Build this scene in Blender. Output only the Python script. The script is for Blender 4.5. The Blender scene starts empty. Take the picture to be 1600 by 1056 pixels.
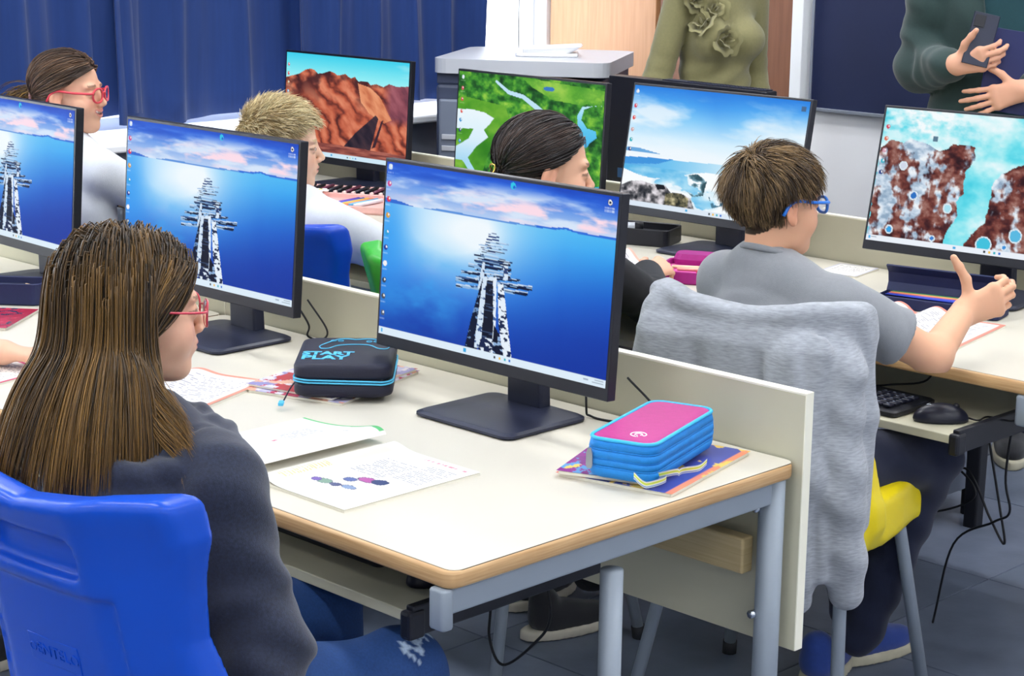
import bpy, bmesh, math, random
import numpy as np
from mathutils import Vector, Matrix
random.seed(7); RNG = np.random.default_rng(7)
PI = math.pi
SC = bpy.context.scene
COL = SC.collection

# ---------------------------------------------------------------- camera
CAM_F, CAM_LOC = 3017.264, Vector((1.86626, -1.77829, 1.66875))
CAM_YAW, CAM_PITCH, CAM_ROLL = -0.778896, 0.224759, 0.012151
def cam_axes():
    cy, sy = math.cos(CAM_YAW), math.sin(CAM_YAW); cp, sp = math.cos(CAM_PITCH), math.sin(CAM_PITCH)
    fwd = Vector((sy*cp, cy*cp, -sp)); right = Vector((cy, -sy, 0)); up = right.cross(fwd)
    cr, sr = math.cos(CAM_ROLL), math.sin(CAM_ROLL)
    return cr*right + sr*up, -sr*right + cr*up, fwd
_r, _u, _w = cam_axes()
cam_data = bpy.data.cameras.new('camera'); cam = bpy.data.objects.new('camera', cam_data); COL.objects.link(cam)
cam_data.sensor_width = 36.0; cam_data.lens = CAM_F/1600*36.0; cam_data.clip_start = 0.05; cam_data.clip_end = 100
cam.matrix_world = Matrix(((_r.x, _u.x, -_w.x, CAM_LOC.x), (_r.y, _u.y, -_w.y, CAM_LOC.y), (_r.z, _u.z, -_w.z, CAM_LOC.z), (0, 0, 0, 1)))
SC.camera = cam

# ---------------------------------------------------------------- world, exposure
EXPOSURE = 0.45
SC.view_settings.view_transform = 'Standard'; SC.view_settings.look = 'None'
SC.view_settings.exposure = EXPOSURE; SC.view_settings.gamma = 1.0; SC.view_settings.use_curve_mapping = False
wld = bpy.data.worlds.new('daylight'); SC.world = wld; wld.use_nodes = True
_bg = wld.node_tree.nodes['Background']
_bg.inputs['Color'].default_value = (0.86, 0.93, 1.0, 1); _bg.inputs['Strength'].default_value = 6.0

# ---------------------------------------------------------------- helpers: tagging
ZT = 0.74                       # desk height
def tag(o, label=None, cat=None, group=None, kind=None):
    if label: o['label'] = label
    if cat: o['category'] = cat
    if group: o['group'] = group
    if kind: o['kind'] = kind
    return o
def empty(name, loc=(0, 0, 0), rz=0.0, parent=None):
    o = bpy.data.objects.new(name, None); COL.objects.link(o); o.empty_display_size = .05
    o.location = loc; o.rotation_euler = (0, 0, rz)
    if parent: o.parent = parent
    return o
def thing(name, label, cat, loc=(0, 0, 0), rz=0.0, group=None):
    return tag(empty(name, loc, rz), label, cat, group)
def obj(name, me, m=None, parent=None, loc=(0, 0, 0), rot=(0, 0, 0)):
    """links one mesh (bmesh or mesh data) as one object"""
    if isinstance(me, bmesh.types.BMesh):
        d = bpy.data.meshes.new(name); me.normal_update(); me.to_mesh(d); me.free(); me = d
    if m is not None and len(me.materials) == 0: me.materials.append(m)
    o = bpy.data.objects.new(name, me); COL.objects.link(o)
    o.location = loc; o.rotation_euler = rot
    if parent: o.parent = parent
    return o
def struct(name, me, m, parent=None, **k):
    o = obj(name, me, m, parent, **k)
    if parent is None: o['kind'] = 'structure'
    return o
def copy_tree(o, parent=None):
    c = o.copy(); COL.objects.link(c)
    if parent is not None: c.parent = parent
    for ch in list(o.children): copy_tree(ch, c)
    return c

# ---------------------------------------------------------------- helpers: materials
MATS = {}
def s2l(c):
    return tuple(((v/12.92) if v <= .04045 else ((v+.055)/1.055)**2.4) for v in c[:3])
def hexc(h): return s2l(tuple(int(h[i:i+2], 16)/255 for i in (0, 2, 4)))
def mat(name, col, rough=.5, metal=0.0, noise=0.0, nscale=20.0, bump=0.0, bscale=200.0, spec=.5, emit=0.0, sheen=0.0, stretch=None, coat=0.0, attr=None, sss=0.0, alpha=None, trans=0.0, ior=1.45):
    if name in MATS: return MATS[name]
    if isinstance(col, str): col = hexc(col)
    m = bpy.data.materials.new(name); m.use_nodes = True; nt = m.node_tree; b = nt.nodes['Principled BSDF']; L = nt.links
    b.inputs['Base Color'].default_value = (*col, 1); b.inputs['Roughness'].default_value = rough
    b.inputs['Metallic'].default_value = metal; b.inputs['Specular IOR Level'].default_value = spec; b.inputs['IOR'].default_value = ior
    if sheen: b.inputs['Sheen Weight'].default_value = sheen
    if coat: b.inputs['Coat Weight'].default_value = coat; b.inputs['Coat Roughness'].default_value = .12
    if trans: b.inputs['Transmission Weight'].default_value = trans
    if alpha is not None: b.inputs['Alpha'].default_value = alpha
    if sss:
        b.inputs['Subsurface Weight'].default_value = sss; b.inputs['Subsurface Radius'].default_value = (.012, .005, .003); b.inputs['Subsurface Scale'].default_value = .5
    tc = nt.nodes.new('ShaderNodeTexCoord'); src = tc.outputs['Object']
    if stretch:
        mp = nt.nodes.new('ShaderNodeMapping'); mp.inputs['Scale'].default_value = stretch; L.new(src, mp.inputs['Vector']); src = mp.outputs['Vector']
    colout = None
    if attr:
        a = nt.nodes.new('ShaderNodeAttribute'); a.attribute_name = attr; colout = a.outputs['Color']
    if noise:
        n = nt.nodes.new('ShaderNodeTexNoise'); n.inputs['Scale'].default_value = nscale; n.inputs['Detail'].default_value = 5; L.new(src, n.inputs['Vector'])
        mx = nt.nodes.new('ShaderNodeMix'); mx.data_type = 'RGBA'; mx.blend_type = 'MULTIPLY'; mx.inputs[0].default_value = 1.0
        rp = nt.nodes.new('ShaderNodeMapRange'); rp.inputs[1].default_value = .25; rp.inputs[2].default_value = .75
        rp.inputs[3].default_value = 1-noise; rp.inputs[4].default_value = 1+noise*.6; L.new(n.outputs['Fac'], rp.inputs[0])
        if colout: L.new(colout, mx.inputs[6])
        else: mx.inputs[6].default_value = (*col, 1)
        L.new(rp.outputs[0], mx.inputs[7]); colout = mx.outputs[2]
    if colout: L.new(colout, b.inputs['Base Color'])
    if bump:
        n2 = nt.nodes.new('ShaderNodeTexNoise'); n2.inputs['Scale'].default_value = bscale; n2.inputs['Detail'].default_value = 3; L.new(src, n2.inputs['Vector'])
        bp = nt.nodes.new('ShaderNodeBump'); bp.inputs['Strength'].default_value = bump; bp.inputs['Distance'].default_value = .002
        L.new(n2.outputs['Fac'], bp.inputs['Height']); L.new(bp.outputs['Normal'], b.inputs['Normal'])
    if emit:
        b.inputs['Emission Strength'].default_value = emit
        if attr: L.new(colout, b.inputs['Emission Color'])
        else: b.inputs['Emission Color'].default_value = (*col, 1)
    MATS[name] = m; return m

# ---------------------------------------------------------------- helpers: meshes
def bm_box(bm, x0, x1, y0, y1, z0, z1, bevel=0.0, seg=2):
    r = bmesh.ops.create_cube(bm, size=1.0); vs = r['verts']
    for v in vs:
        v.co = Vector((x0+(v.co.x+.5)*(x1-x0), y0+(v.co.y+.5)*(y1-y0), z0+(v.co.z+.5)*(z1-z0)))
    if bevel:
        es = list({e for v in vs for e in v.link_edges})
        bmesh.ops.bevel(bm, geom=es, offset=bevel, segments=seg, affect='EDGES', profile=.5)
def box(x0, x1, y0, y1, z0, z1, bevel=0.0, seg=2):
    bm = bmesh.new(); bm_box(bm, x0, x1, y0, y1, z0, z1, bevel, seg)
    if bevel:
        for f in bm.faces: f.smooth = False
    return bm
def mesh_from(verts, faces, name='m', smooth=True, cols=None):
    """faces: (N,3) or (N,4) array or list of tuples"""
    me = bpy.data.meshes.new(name)
    verts = np.asarray(verts, np.float32)
    if isinstance(faces, np.ndarray):
        n, k = faces.shape
        me.vertices.add(len(verts)); me.vertices.foreach_set('co', verts.ravel())
        me.loops.add(n*k); me.loops.foreach_set('vertex_index', faces.astype(np.int32).ravel())
        me.polygons.add(n); me.polygons.foreach_set('loop_start', np.arange(0, n*k, k, dtype=np.int32))
        me.polygons.foreach_set('use_smooth', np.full(n, smooth, bool))
        me.update(calc_edges=True); me.validate()
    else:
        me.from_pydata([tuple(map(float, v)) for v in verts], [], faces); me.update()
        if smooth: me.polygons.foreach_set('use_smooth', [True]*len(me.polygons))
    if cols is not None:
        a = me.color_attributes.new('Col', 'FLOAT_COLOR', 'POINT')
        c4 = np.ones((len(verts), 4), np.float32); c4[:, :3] = cols; a.data.foreach_set('color', c4.ravel())
    return me
def tube(pts, r, n=8, closed=False, cap=True, rads=None):
    """round tube along a polyline -> mesh data"""
    P = [Vector(p) for p in pts]; N = len(P); vs = []; fs = []
    prev = None
    for i, p in enumerate(P):
        a = P[(i-1) % N] if (closed or i > 0) else p; b = P[(i+1) % N] if (closed or i < N-1) else p
        t = (b-a).normalized()
        if prev is None:
            s = t.cross(Vector((0, 0, 1)));
            if s.length < .05: s = t.cross(Vector((1, 0, 0)))
        else: s = prev - t*prev.dot(t)
        s.normalize(); prev = s.copy(); q = t.cross(s)
        rr = rads[i] if rads else r
        for k in range(n):
            a_ = 2*PI*k/n; vs.append(p + s*math.cos(a_)*rr + q*math.sin(a_)*rr)
    M = N if closed else N-1
    for i in range(M):
        for k in range(n):
            a0 = i*n+k; a1 = i*n+(k+1) % n; b0 = ((i+1) % N)*n+k; b1 = ((i+1) % N)*n+(k+1) % n
            fs.append((a0, a1, b1, b0))
    if cap and not closed:
        fs.append(tuple(range(n-1, -1, -1))); fs.append(tuple((N-1)*n+k for k in range(n)))
    return mesh_from(vs, fs)
def spline(pts, n=8):
    """Catmull-Rom through the points"""
    P = [np.array(p, float) for p in pts]; P = [2*P[0]-P[1]] + P + [2*P[-1]-P[-2]]; out = []
    for i in range(1, len(P)-2):
        for k in range(n):
            t = k/n; a, b, c, d = P[i-1:i+3]
            out.append(.5*((2*b)+(c-a)*t+(2*a-5*b+4*c-d)*t*t+(3*b-a-3*c+d)*t**3))
    out.append(P[-2]); return out
def rrect(w, d, r, n=5, cx=0.0, cy=0.0):
    out = []
    for sx, sy, a0 in ((1, 1, 0), (-1, 1, PI/2), (-1, -1, PI), (1, -1, 1.5*PI)):
        for k in range(n+1):
            a = a0+PI/2*k/n; out.append((cx+sx*(w/2-r)+r*math.cos(a), cy+sy*(d/2-r)+r*math.sin(a)))
    return out
def loft(rings, smooth=False, cap=True):
    """stack of equally long rings of 3-D points -> mesh data"""
    n = len(rings[0]); vs = [p for r in rings for p in r]; fs = []
    for i in range(len(rings)-1):
        for k in range(n):
            fs.append((i*n+k, i*n+(k+1) % n, (i+1)*n+(k+1) % n, (i+1)*n+k))
    if cap: fs.append(tuple(range(n-1, -1, -1))); fs.append(tuple((len(rings)-1)*n+k for k in range(n)))
    return mesh_from(vs, fs, smooth=smooth)
def slab(w, d, z0, z1, r, edge=.003, n=5, cx=0, cy=0, smooth=False):
    """rounded-rectangle slab with eased edges"""
    R = []
    for z, o in ((z0, edge), (z0+edge*.4, edge*.3), (z0+edge, 0), (z1-edge, 0), (z1-edge*.4, edge*.3), (z1, edge)):
        R.append([(x, y, z) for x, y in rrect(w-2*o, d-2*o, max(r-o, .001), n, cx, cy)])
    return loft(R, smooth)
def join_meshes(ms):
    """joins mesh datas with the same single material into one mesh data"""
    bm = bmesh.new()
    for m in ms: bm.from_mesh(m)
    d = bpy.data.meshes.new('joined'); bm.to_mesh(d); bm.free()
    return d
def text_mesh(s, size, depth=.0005, align='CENTER', sx=1.0, bold=0.0):
    cu = bpy.data.curves.new('t', 'FONT'); cu.body = s; cu.size = size; cu.extrude = depth; cu.align_x = align; cu.align_y = 'CENTER'; cu.resolution_u = 2; cu.offset = bold
    o = bpy.data.objects.new('t', cu); COL.objects.link(o); dg = bpy.context.evaluated_depsgraph_get()
    me = bpy.data.meshes.new_from_object(o.evaluated_get(dg)); bpy.data.objects.remove(o); bpy.data.curves.remove(cu)
    if sx != 1.0:
        for v in me.vertices: v.co.x *= sx
    return me

# ---------------------------------------------------------------- helpers: signed distance shapes
def A3(p): return np.asarray(p, np.float32)
def smin(a, b, k):
    if k <= 0: return np.minimum(a, b)
    h = np.clip(.5+.5*(b-a)/k, 0, 1); return b*(1-h)+a*h-k*h*(1-h)
def smax(a, b, k): return -smin(-a, -b, k)
def ell(P, c, r, R=None):
    q = P-A3(c)
    if R is not None: q = q@A3(R)
    r = A3(r); k0 = np.linalg.norm(q/r, axis=1); k1 = np.linalg.norm(q/(r*r), axis=1)+1e-9
    return k0*(k0-1)/k1
def cap(P, a, b, ra, rb):
    a, b = A3(a), A3(b); ab = b-a; t = np.clip(((P-a)@ab)/(ab@ab+1e-12), 0, 1)
    return np.linalg.norm(P-a-t[:, None]*ab, axis=1)-(ra+(rb-ra)*t)
def rbox(P, c, h, r, R=None):
    q = P-A3(c)
    if R is not None: q = q@A3(R)
    q = np.abs(q)-(A3(h)-r); return np.linalg.norm(np.maximum(q, 0), axis=1)+np.minimum(q.max(1), 0)-r
def chain(P, pts, rads, k=.02):
    d = None
    for i in range(len(pts)-1):
        e = cap(P, pts[i], pts[i+1], rads[i], rads[i+1]); d = e if d is None else smin(d, e, k)
    return d
def wav(P, fx, fy, fz, ph=0.0):
    return np.sin(P[:, 0]*fx+P[:, 1]*fy+P[:, 2]*fz+ph)
def rotz(a): c, s = math.cos(a), math.sin(a); return np.array([[c, -s, 0], [s, c, 0], [0, 0, 1]], np.float32)
def rotx(a): c, s = math.cos(a), math.sin(a); return np.array([[1, 0, 0], [0, c, -s], [0, s, c]], np.float32)
def roty(a): c, s = math.cos(a), math.sin(a); return np.array([[c, 0, s], [0, 1, 0], [-s, 0, c]], np.float32)
def surf(f, lo, hi, h):
    """surface nets of the field f<0 -> (verts, quads)"""
    lo = A3(lo); hi = A3(hi); S = 4
    n = (np.ceil((hi-lo)/h).astype(int)//S+1)*S+1
    ax = [lo[i]+h*np.arange(n[i], dtype=np.float32) for i in range(3)]
    nc = (n-1)//S+1
    cg = np.stack(np.meshgrid(*[a[::S] for a in ax], indexing='ij'), -1).reshape(-1, 3)
    dc = f(cg).reshape(nc)
    D = dc
    for i in range(3):
        D = np.repeat(D, S, axis=i)
        D = np.take(D, np.clip(np.arange(n[i])+S//2, 0, D.shape[i]-1), axis=i)
    D = np.ascontiguousarray(D, dtype=np.float32)
    m = np.abs(D) < h*S*2.2
    idx = np.argwhere(m)
    P = np.stack([ax[0][idx[:, 0]], ax[1][idx[:, 1]], ax[2][idx[:, 2]]], -1)
    val = np.empty(len(P), np.float32)
    for s in range(0, len(P), 400000): val[s:s+400000] = f(P[s:s+400000])
    D[m] = val
    D[0] = D[-1] = 1; D[:, 0] = D[:, -1] = 1; D[:, :, 0] = D[:, :, -1] = 1
    I = D < 0
    cnt = np.zeros(n-1, np.float32); acc = np.zeros((*(n-1), 3), np.float32)
    nx, ny, nz = n-1
    for axis in range(3):
        o1, o2 = [a for a in range(3) if a != axis]
        for d1 in (0, 1):
            for d2 in (0, 1):
                sl0 = [None]*3; sl0[axis] = slice(0, n[axis]-1); sl0[o1] = slice(d1, d1+n[o1]-1); sl0[o2] = slice(d2, d2+n[o2]-1)
                sl1 = list(sl0); sl1[axis] = slice(1, n[axis])
                a, b = D[tuple(sl0)], D[tuple(sl1)]; x = (a < 0) != (b < 0)
                w = np.argwhere(x); av, bv = a[x], b[x]; t = av/(av-bv)
                off = np.zeros((len(w), 3), np.float32); off[:, axis] = t; off[:, o1] = d1; off[:, o2] = d2
                np.add.at(acc, tuple(w.T), off) if False else None
                acc[x] += off; cnt[x] += 1
    act = cnt > 0; ids = np.full(n-1, -1, np.int64); ids[act] = np.arange(act.sum())
    w = np.argwhere(act); V = lo+(w+acc[act]/cnt[act][:, None])*h
    Q = []
    for axis in range(3):
        o1, o2 = [(1, 2), (2, 0), (0, 1)][axis]
        sl0 = [None]*3; sl0[axis] = slice(0, n[axis]-1); sl0[o1] = slice(1, n[o1]-1); sl0[o2] = slice(1, n[o2]-1)
        sl1 = list(sl0); sl1[axis] = slice(1, n[axis])
        a, b = I[tuple(sl0)], I[tuple(sl1)]
        for flip in (False, True):
            x = (a & ~b) if not flip else (~a & b)
            c = np.argwhere(x); c[:, o1] += 1; c[:, o2] += 1
            def at(d1, d2):
                q = c.copy(); q[:, o1] -= d1; q[:, o2] -= d2; return ids[tuple(q.T)]
            quad = np.stack([at(1, 1), at(0, 1), at(0, 0), at(1, 0)], 1)
            Q.append(quad[:, ::-1] if flip else quad)
    Q = np.concatenate(Q)
    return V.astype(np.float32), Q
# ================================================================ ROOM
XL, XR, YB, YN, ZC = -3.72, 4.3, 4.12, -4.2, 3.0
M_wall = mat('white_wall_paint', 'f8f8fa', .7, noise=.03, nscale=3)
M_ceil = mat('ceiling_paint', 'e9ecf0', .8, noise=.03)
M_grout = mat('floor_grout', '23262d', .8)
def floor_mat(name, col):
    return mat(name, col, .42, noise=.28, nscale=7, bump=.12, bscale=60, spec=.45)
M_tiles = [floor_mat('slate_floor_tile_a', '667084'), floor_mat('slate_floor_tile_b', '6d768a'), floor_mat('slate_floor_tile_c', '606a7e')]
M_edge = mat('cream_edge_band', 'f5f2df', .5)
# floor: a grout bed carrying 0.6 m tiles as children
fl = struct('floor', box(XL, XR, YN, YB, -.06, -.004), M_grout)
tile_mesh = []
for tm in M_tiles:
    bm = bmesh.new(); bm_box(bm, -.2985, .2985, -.2985, .2985, -.012, 0.0, .0012, 1)
    d = bpy.data.meshes.new('tile'); bm.to_mesh(d); bm.free(); d.materials.append(tm); tile_mesh.append(d)
x0, y0 = -.523, 1.168
for i in range(-5, 6):
    for j in range(-5, 5):
        cx, cy = x0+.3+.6*i, y0+.3+.6*j
        if cx-.3 < XL-.01 or cx+.3 > XR or cy+.3 > YB+.01 or cy-.3 < YN: continue
        o = obj('tile', tile_mesh[(i*7+j*3+(i*j) % 4) % 3], parent=fl, loc=(cx, cy, 0))
struct('ceiling', box(XL, XR, YN, YB, ZC, ZC+.1), M_ceil)
# left wall with the window opening, built from four slabs
WY0, WY1, WZ0, WZ1 = -1.2, 4.06, .86, 2.55
bm = bmesh.new()
bm_box(bm, XL-.2, XL, YN, WY0, 0, ZC); bm_box(bm, XL-.2, XL, WY1, YB+.2, 0, ZC)
bm_box(bm, XL-.2, XL, WY0, WY1, 0, WZ0-.03); bm_box(bm, XL-.2, XL, WY0, WY1, WZ1, ZC)
struct('wall_left', bm, M_wall)
struct('wall_back', box(XL-.2, XR+.2, YB, YB+.2, 0, ZC), M_wall)
struct('wall_right', box(XR, XR+.2, YN, YB, 0, ZC), M_wall)
struct('wall_front', box(XL-.2, XR+.2, YN-.2, YN, 0, ZC), M_wall)
# window
M_wframe = mat('white_window_frame', 'f4f6f8', .4)
M_glass = mat('window_glass', 'ffffff', .02, trans=1.0, ior=1.02, spec=.2)
wroot = empty('window_1', (XL-.1, 0, 0)); wroot['kind'] = 'structure'
for y in (WY0+.03, .1, 1.4, 2.7, WY1-.03): obj('window_frame', box(-.03, .03, y-.03, y+.03, WZ0, WZ1, .004), M_wframe, wroot)
for z in (WZ0+.02, WZ1-.03): obj('window_frame', box(-.028, .028, WY0, WY1, z-.03, z+.03, .004), M_wframe, wroot)
for y0_, y1_ in ((WY0+.06, .07), (.13, 1.37), (1.43, 2.67), (2.73, WY1-.06)):
    obj('pane', box(-.003, .003, y0_, y1_, WZ0+.05, WZ1-.06), M_glass, wroot)
# sill: white ledge over a grey painted plinth
M_sill = mat('white_sill', 'f2f6fa', .35)
M_plinth = mat('grey_plinth', '7d8796', .6, noise=.1, nscale=5)
sill = struct('trim_1', box(XL-.05, -3.40, YN+.1, YB-.005, .845, .872, .006), M_sill)
struct('trim_2', box(XL+.002, -3.46, YN+.1, YB-.005, 0.0, .844), M_plinth)
# curtains
M_curt = mat('navy_curtain_cloth', '153572', .85, noise=.12, nscale=60, sheen=.15, stretch=(1, 1, .05))
def curtain(y0, y1, xoff, nf, amp, seed, label, z0=.905, z1=2.72):
    rg = random.Random(seed); ny, nz = int(nf*14), 18
    ph = rg.random()*6; vs = []; k2 = rg.uniform(.6, 1.4)
    for j in range(nz+1):
        z = z0+(z1-z0)*j/nz; f = 1.0-.25*(j/nz)
        for i in range(ny+1):
            u = i/ny; y = y0+(y1-y0)*u
            a = u*nf*2*PI+ph
            x = xoff+amp*f*(math.sin(a)+.35*math.sin(a*k2*1.7+1.3)+.2*math.sin(3*a+z*2))
            x += .012*math.sin(z*5+u*9+seed)*(1-j/nz)
            vs.append((x, y+.012*math.cos(a)*f, z+(.012*math.sin(u*7+seed) if j == 0 else 0)))
    n1 = ny+1; m = len(vs)
    vs += [(x-.004, y, z) for x, y, z in vs]; fs = []
    for j in range(nz):
        for i in range(ny):
            a = j*n1+i; fs.append((a, a+1, a+n1+1, a+n1)); fs.append((m+a, m+a+n1, m+a+n1+1, m+a+1))
    for i in range(ny): fs.append((i, m+i, m+i+1, i+1)); a = nz*n1+i; fs.append((a, a+1, m+a+1, m+a))
    for j in range(nz):
        a = j*n1; fs.append((a, a+n1, m+a+n1, m+a)); b = j*n1+ny; fs.append((b, m+b, m+b+n1, b+n1))
    o = obj('curtain', mesh_from(vs, fs), M_curt); tag(o, label, 'curtain', 'navy curtains along the window wall'); return o
curtain(.3, 1.735, -3.56, 5, .035, 1, 'navy blue curtain behind the smiling girl with red glasses')
curtain(1.60, 2.02, -3.645, 1.6, .02, 2, 'narrow dark fold of navy curtain set back between the two wide ones', .93)
curtain(1.885, 2.72, -3.635, 3.2, .024, 3, 'navy blue curtain hanging behind the blond boy')
curtain(2.60, 3.535, -3.545, 5.2, .026, 4, 'navy blue curtain beside the copier, ending at the bright window')
M_rail = mat('grey_steel_rail', '9aa0a8', .35, .8)
struct('trim_3', box(-3.585, -3.565, YN+.2, 3.62, 2.715, 2.74), M_rail)
# dark storage box under the sill
M_navybox = mat('dark_navy_board', '20263a', .55, noise=.15, nscale=9)
t = thing('storage_cabinet', 'low dark navy cabinet under the window behind the smiling girl', 'cabinet', (-3.345, 1.9, 0))
obj('body', box(-.11, .11, -.62, .40, .06, .80, .005), M_navybox, t)
for k in range(2): obj('door', box(.11, .125, -.615+.51*k, -.11+.51*k, .08, .79, .003), M_navybox, t)
obj('plinth', box(-.10, .10, -.61, .39, 0, .06), M_navybox, t)
# wardrobe, brown door, board on the back wall
def wood_mat(name, col, col2, sc=3.0, along=False):
    if name in MATS: return MATS[name]
    m = mat(name, col, .45); nt = m.node_tree; b = nt.nodes['Principled BSDF']; L = nt.links
    tc = nt.nodes.new('ShaderNodeTexCoord'); mp = nt.nodes.new('ShaderNodeMapping'); mp.inputs['Scale'].default_value = (sc*1.2, sc*1.2, sc*40) if along else (sc*9, sc*9, sc*.6)
    n = nt.nodes.new('ShaderNodeTexNoise'); n.inputs['Scale'].default_value = 2.0; n.inputs['Detail'].default_value = 6
    r = nt.nodes.new('ShaderNodeValToRGB'); r.color_ramp.elements[0].position = .3; r.color_ramp.elements[1].position = .7
    r.color_ramp.elements[0].color = (*hexc(col2), 1); r.color_ramp.elements[1].color = (*hexc(col), 1)
    L.new(tc.outputs['Object'], mp.inputs['Vector']); L.new(mp.outputs['Vector'], n.inputs['Vector']); L.new(n.outputs['Fac'], r.inputs['Fac']); L.new(r.outputs['Color'], b.inputs['Base Color'])
    return m
M_beech = wood_mat('light_beech_veneer', 'b98860', 'a9774f')
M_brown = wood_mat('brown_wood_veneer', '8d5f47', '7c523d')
t = thing('wardrobe', 'tall light wooden cupboard against the back wall beside the bright window', 'cupboard', (-3.41, 4.1, 0))
obj('body', box(-.29, .285, -.02, .015, 0.0, 2.3, .003), M_beech, t)
d = obj('door', box(-.288, .283, -.038, -.021, .06, 2.29, .003), M_beech, t)
obj('handle', tube([(.245, -.04, 1.52), (.245, -.062, 1.53), (.245, -.062, 1.65), (.245, -.04, 1.66)], .006), M_rail, d)
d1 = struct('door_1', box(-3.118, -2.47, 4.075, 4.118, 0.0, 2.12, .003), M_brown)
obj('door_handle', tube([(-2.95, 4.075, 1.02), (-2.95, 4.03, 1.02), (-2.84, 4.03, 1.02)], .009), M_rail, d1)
struct('trim_4', box(-2.468, -2.418, 4.06, 4.118, 0.0, 2.2, .003), M_wframe)
M_board = mat('navy_board_surface', '141f45', .6, noise=.08, nscale=4)
M_bframe = mat('aluminium_frame', 'b9c0cc', .35, .7)
t = thing('wall_board', 'large dark navy board on the back wall behind the man', 'board', (-1.0, 4.1, .91))
obj('panel', box(-1.385, 1.7, -.012, .012, .012, 1.22), M_board, t)
for a in ((-1.395, 1.71, 0.0, .013), (-1.395, 1.71, 1.219, 1.232)): obj('frame_bar', box(a[0], a[1], -.018, .014, a[2], a[3], .002), M_bframe, t)
for a in (-1.395, 1.70): obj('frame_bar', box(a, a+.01, -.018, .014, .013, 1.219, .002), M_bframe, t)
# ceiling lights: real luminous panels
M_lamp = mat('luminous_diffuser', (.97, .985, 1.0), .5, emit=15.5)
M_addlamp = mat('added_lamp_diffuser', (.97, .985, 1.0), .5, emit=26.0)  # glow of the added fill lamp in front of the board
M_lampbox = mat('white_lamp_housing', 'f0f0f0', .5)
for j, y in enumerate((-2.8, -1.0, .8, 2.55)):
    for i, x in enumerate((-2.3, .2, 2.7)):
        t = thing('ceiling_light', 'white ceiling light panel, %s, %s' % (('far behind the camera', 'above the near desk row', 'above the second desk row', 'above the teachers')[j], ('window side', 'middle', 'right side')[i]), 'light', (x, y, ZC-.06), 0, 'ceiling light panels')
        bm = bmesh.new(); bm_box(bm, -.62, .62, -.17, .17, .012, .06); obj('housing', bm, M_lampbox, t)
        obj('diffuser', box(-.6, .6, -.15, .15, 0, .011), M_lamp, t)

# unseen fill lamp above the board, added to lift the grey back wall
t = thing('added_wall_lamp', 'long lamp on brackets that lights the navy board and the wall below it', 'light', (-1.0, 3.25, 2.62))
obj('housing', box(-1.5, 1.5, -.05, .06, .03, .10, .006), M_lampbox, t)
obj('diffuser', box(-1.48, 1.48, .0, .05, .0, .029), M_addlamp, t, rot=(math.radians(35), 0, 0))
for x in (-1.2, 1.2): obj('bracket', tube([(x, 0, .1), (x, 0, .38)], .012, 8), M_rail, t)

# ================================================================ DESKS
M_lam = mat('cream_laminate', 'd2ccbd', .38, noise=.03, nscale=4, spec=.4)
M_panel = mat('cream_panel', 'c9c5ac', .5, noise=.04, nscale=4)
M_woodedge = wood_mat('beech_edge', 'd2ae80', 'b98f5e', 4, True)
M_seam = mat('dark_seam', '4a4438', .7)
M_steel = mat('grey_coated_steel', '8f99a4', .38, .1, spec=.5)
M_black = mat('black_plastic', '14161f', .45, noise=.08, nscale=40)
M_chrome = mat('chrome', 'd8dde4', .15, 1.0)
def tray(parent, x0, x1, yfront, depth=.40):
    tr = obj('keyboard_tray', box(x0, x1, yfront, yfront+depth, .617, .635, .002), M_panel, parent)
    for sx in (x0, x1):
        a, b = (sx-.016, sx) if sx == x0 else (sx, sx+.016)
        obj('tray_rail', box(a, b, yfront-.012, yfront+depth, .603, .652, .003), M_black, tr)
        obj('rail_end', box(a-.004, b+.004, yfront-.022, yfront+.012, .600, .645, .006), M_black, tr)
    return tr
def make_desk(ox, oy, label, trays, extra=None):
    t = thing('computer_desk', label, 'desk', (ox, oy, 0), 0, 'computer desks in two rows')
    W, D = 1.598, .803
    obj('worktop', slab(W-.004, D-.003, .712, ZT, .018, .0012, 4, -W/2, D/2+.0015), M_lam, t)
    obj('seam_line', slab(W-.0034, D-.0024, .715, .7392, .019, .0004, 4, -W/2, D/2+.001), M_seam, t)
    obj('edge_band', slab(W+.0030, D+.006, .7125, .7388, .022, .0045, 5, -W/2, D/2-.003, True), M_woodedge, t)
    for x in (-.022, -W+.022):
        obj('frame_beam', box(x-.013, x+.013, -.0, .752, .672, .711, .004), M_steel, t)
        obj('beam_cap', slab(.034, .024, .650, .712, .009, .004, 4, x, -.002, True), M_steel, t)
        obj('leg', tube([(x, .362, .65), (x, .362, .0)], .0185, 16), M_steel, t)
        bl = obj('leg', tube([(x, .768, .711), (x, .768, .0)], .0225, 16), M_steel, t)
        for z in (.662, .472):
            obj('bolt', tube([(x-.012, .752, z), (x-.014, .738, z)], .0075, 8), M_chrome, bl)
    obj('frame_beam', box(-W+.04, -.04, .735, .757, .655, .705, .004), M_steel, t)
    obj('cable_rail', box(-W+.06, -.062, .745, .775, .535, .60, .004), wood_mat('raw_pine', 'cdb88a', 'bda678', 3, True), t)
    for a in trays: tray(t, *a)
    return t
TR = [(-.78, -.125, .035), (-1.47, -.83, .035)]
deskA = make_desk(0, 0, 'cream computer desk nearest the camera with the open book on it', TR)
deskB = make_desk(-1.602, 0, 'cream computer desk at the left edge, partly hidden behind the long-haired girl', TR)
deskA2 = make_desk(0, 1.594, 'cream computer desk where the boy in the grey T-shirt sits', [(-.745, -.10, -.125), TR[1]])
deskB2 = make_desk(-1.602, 1.594, 'cream computer desk in the second row below the red mountain screen', TR)
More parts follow.
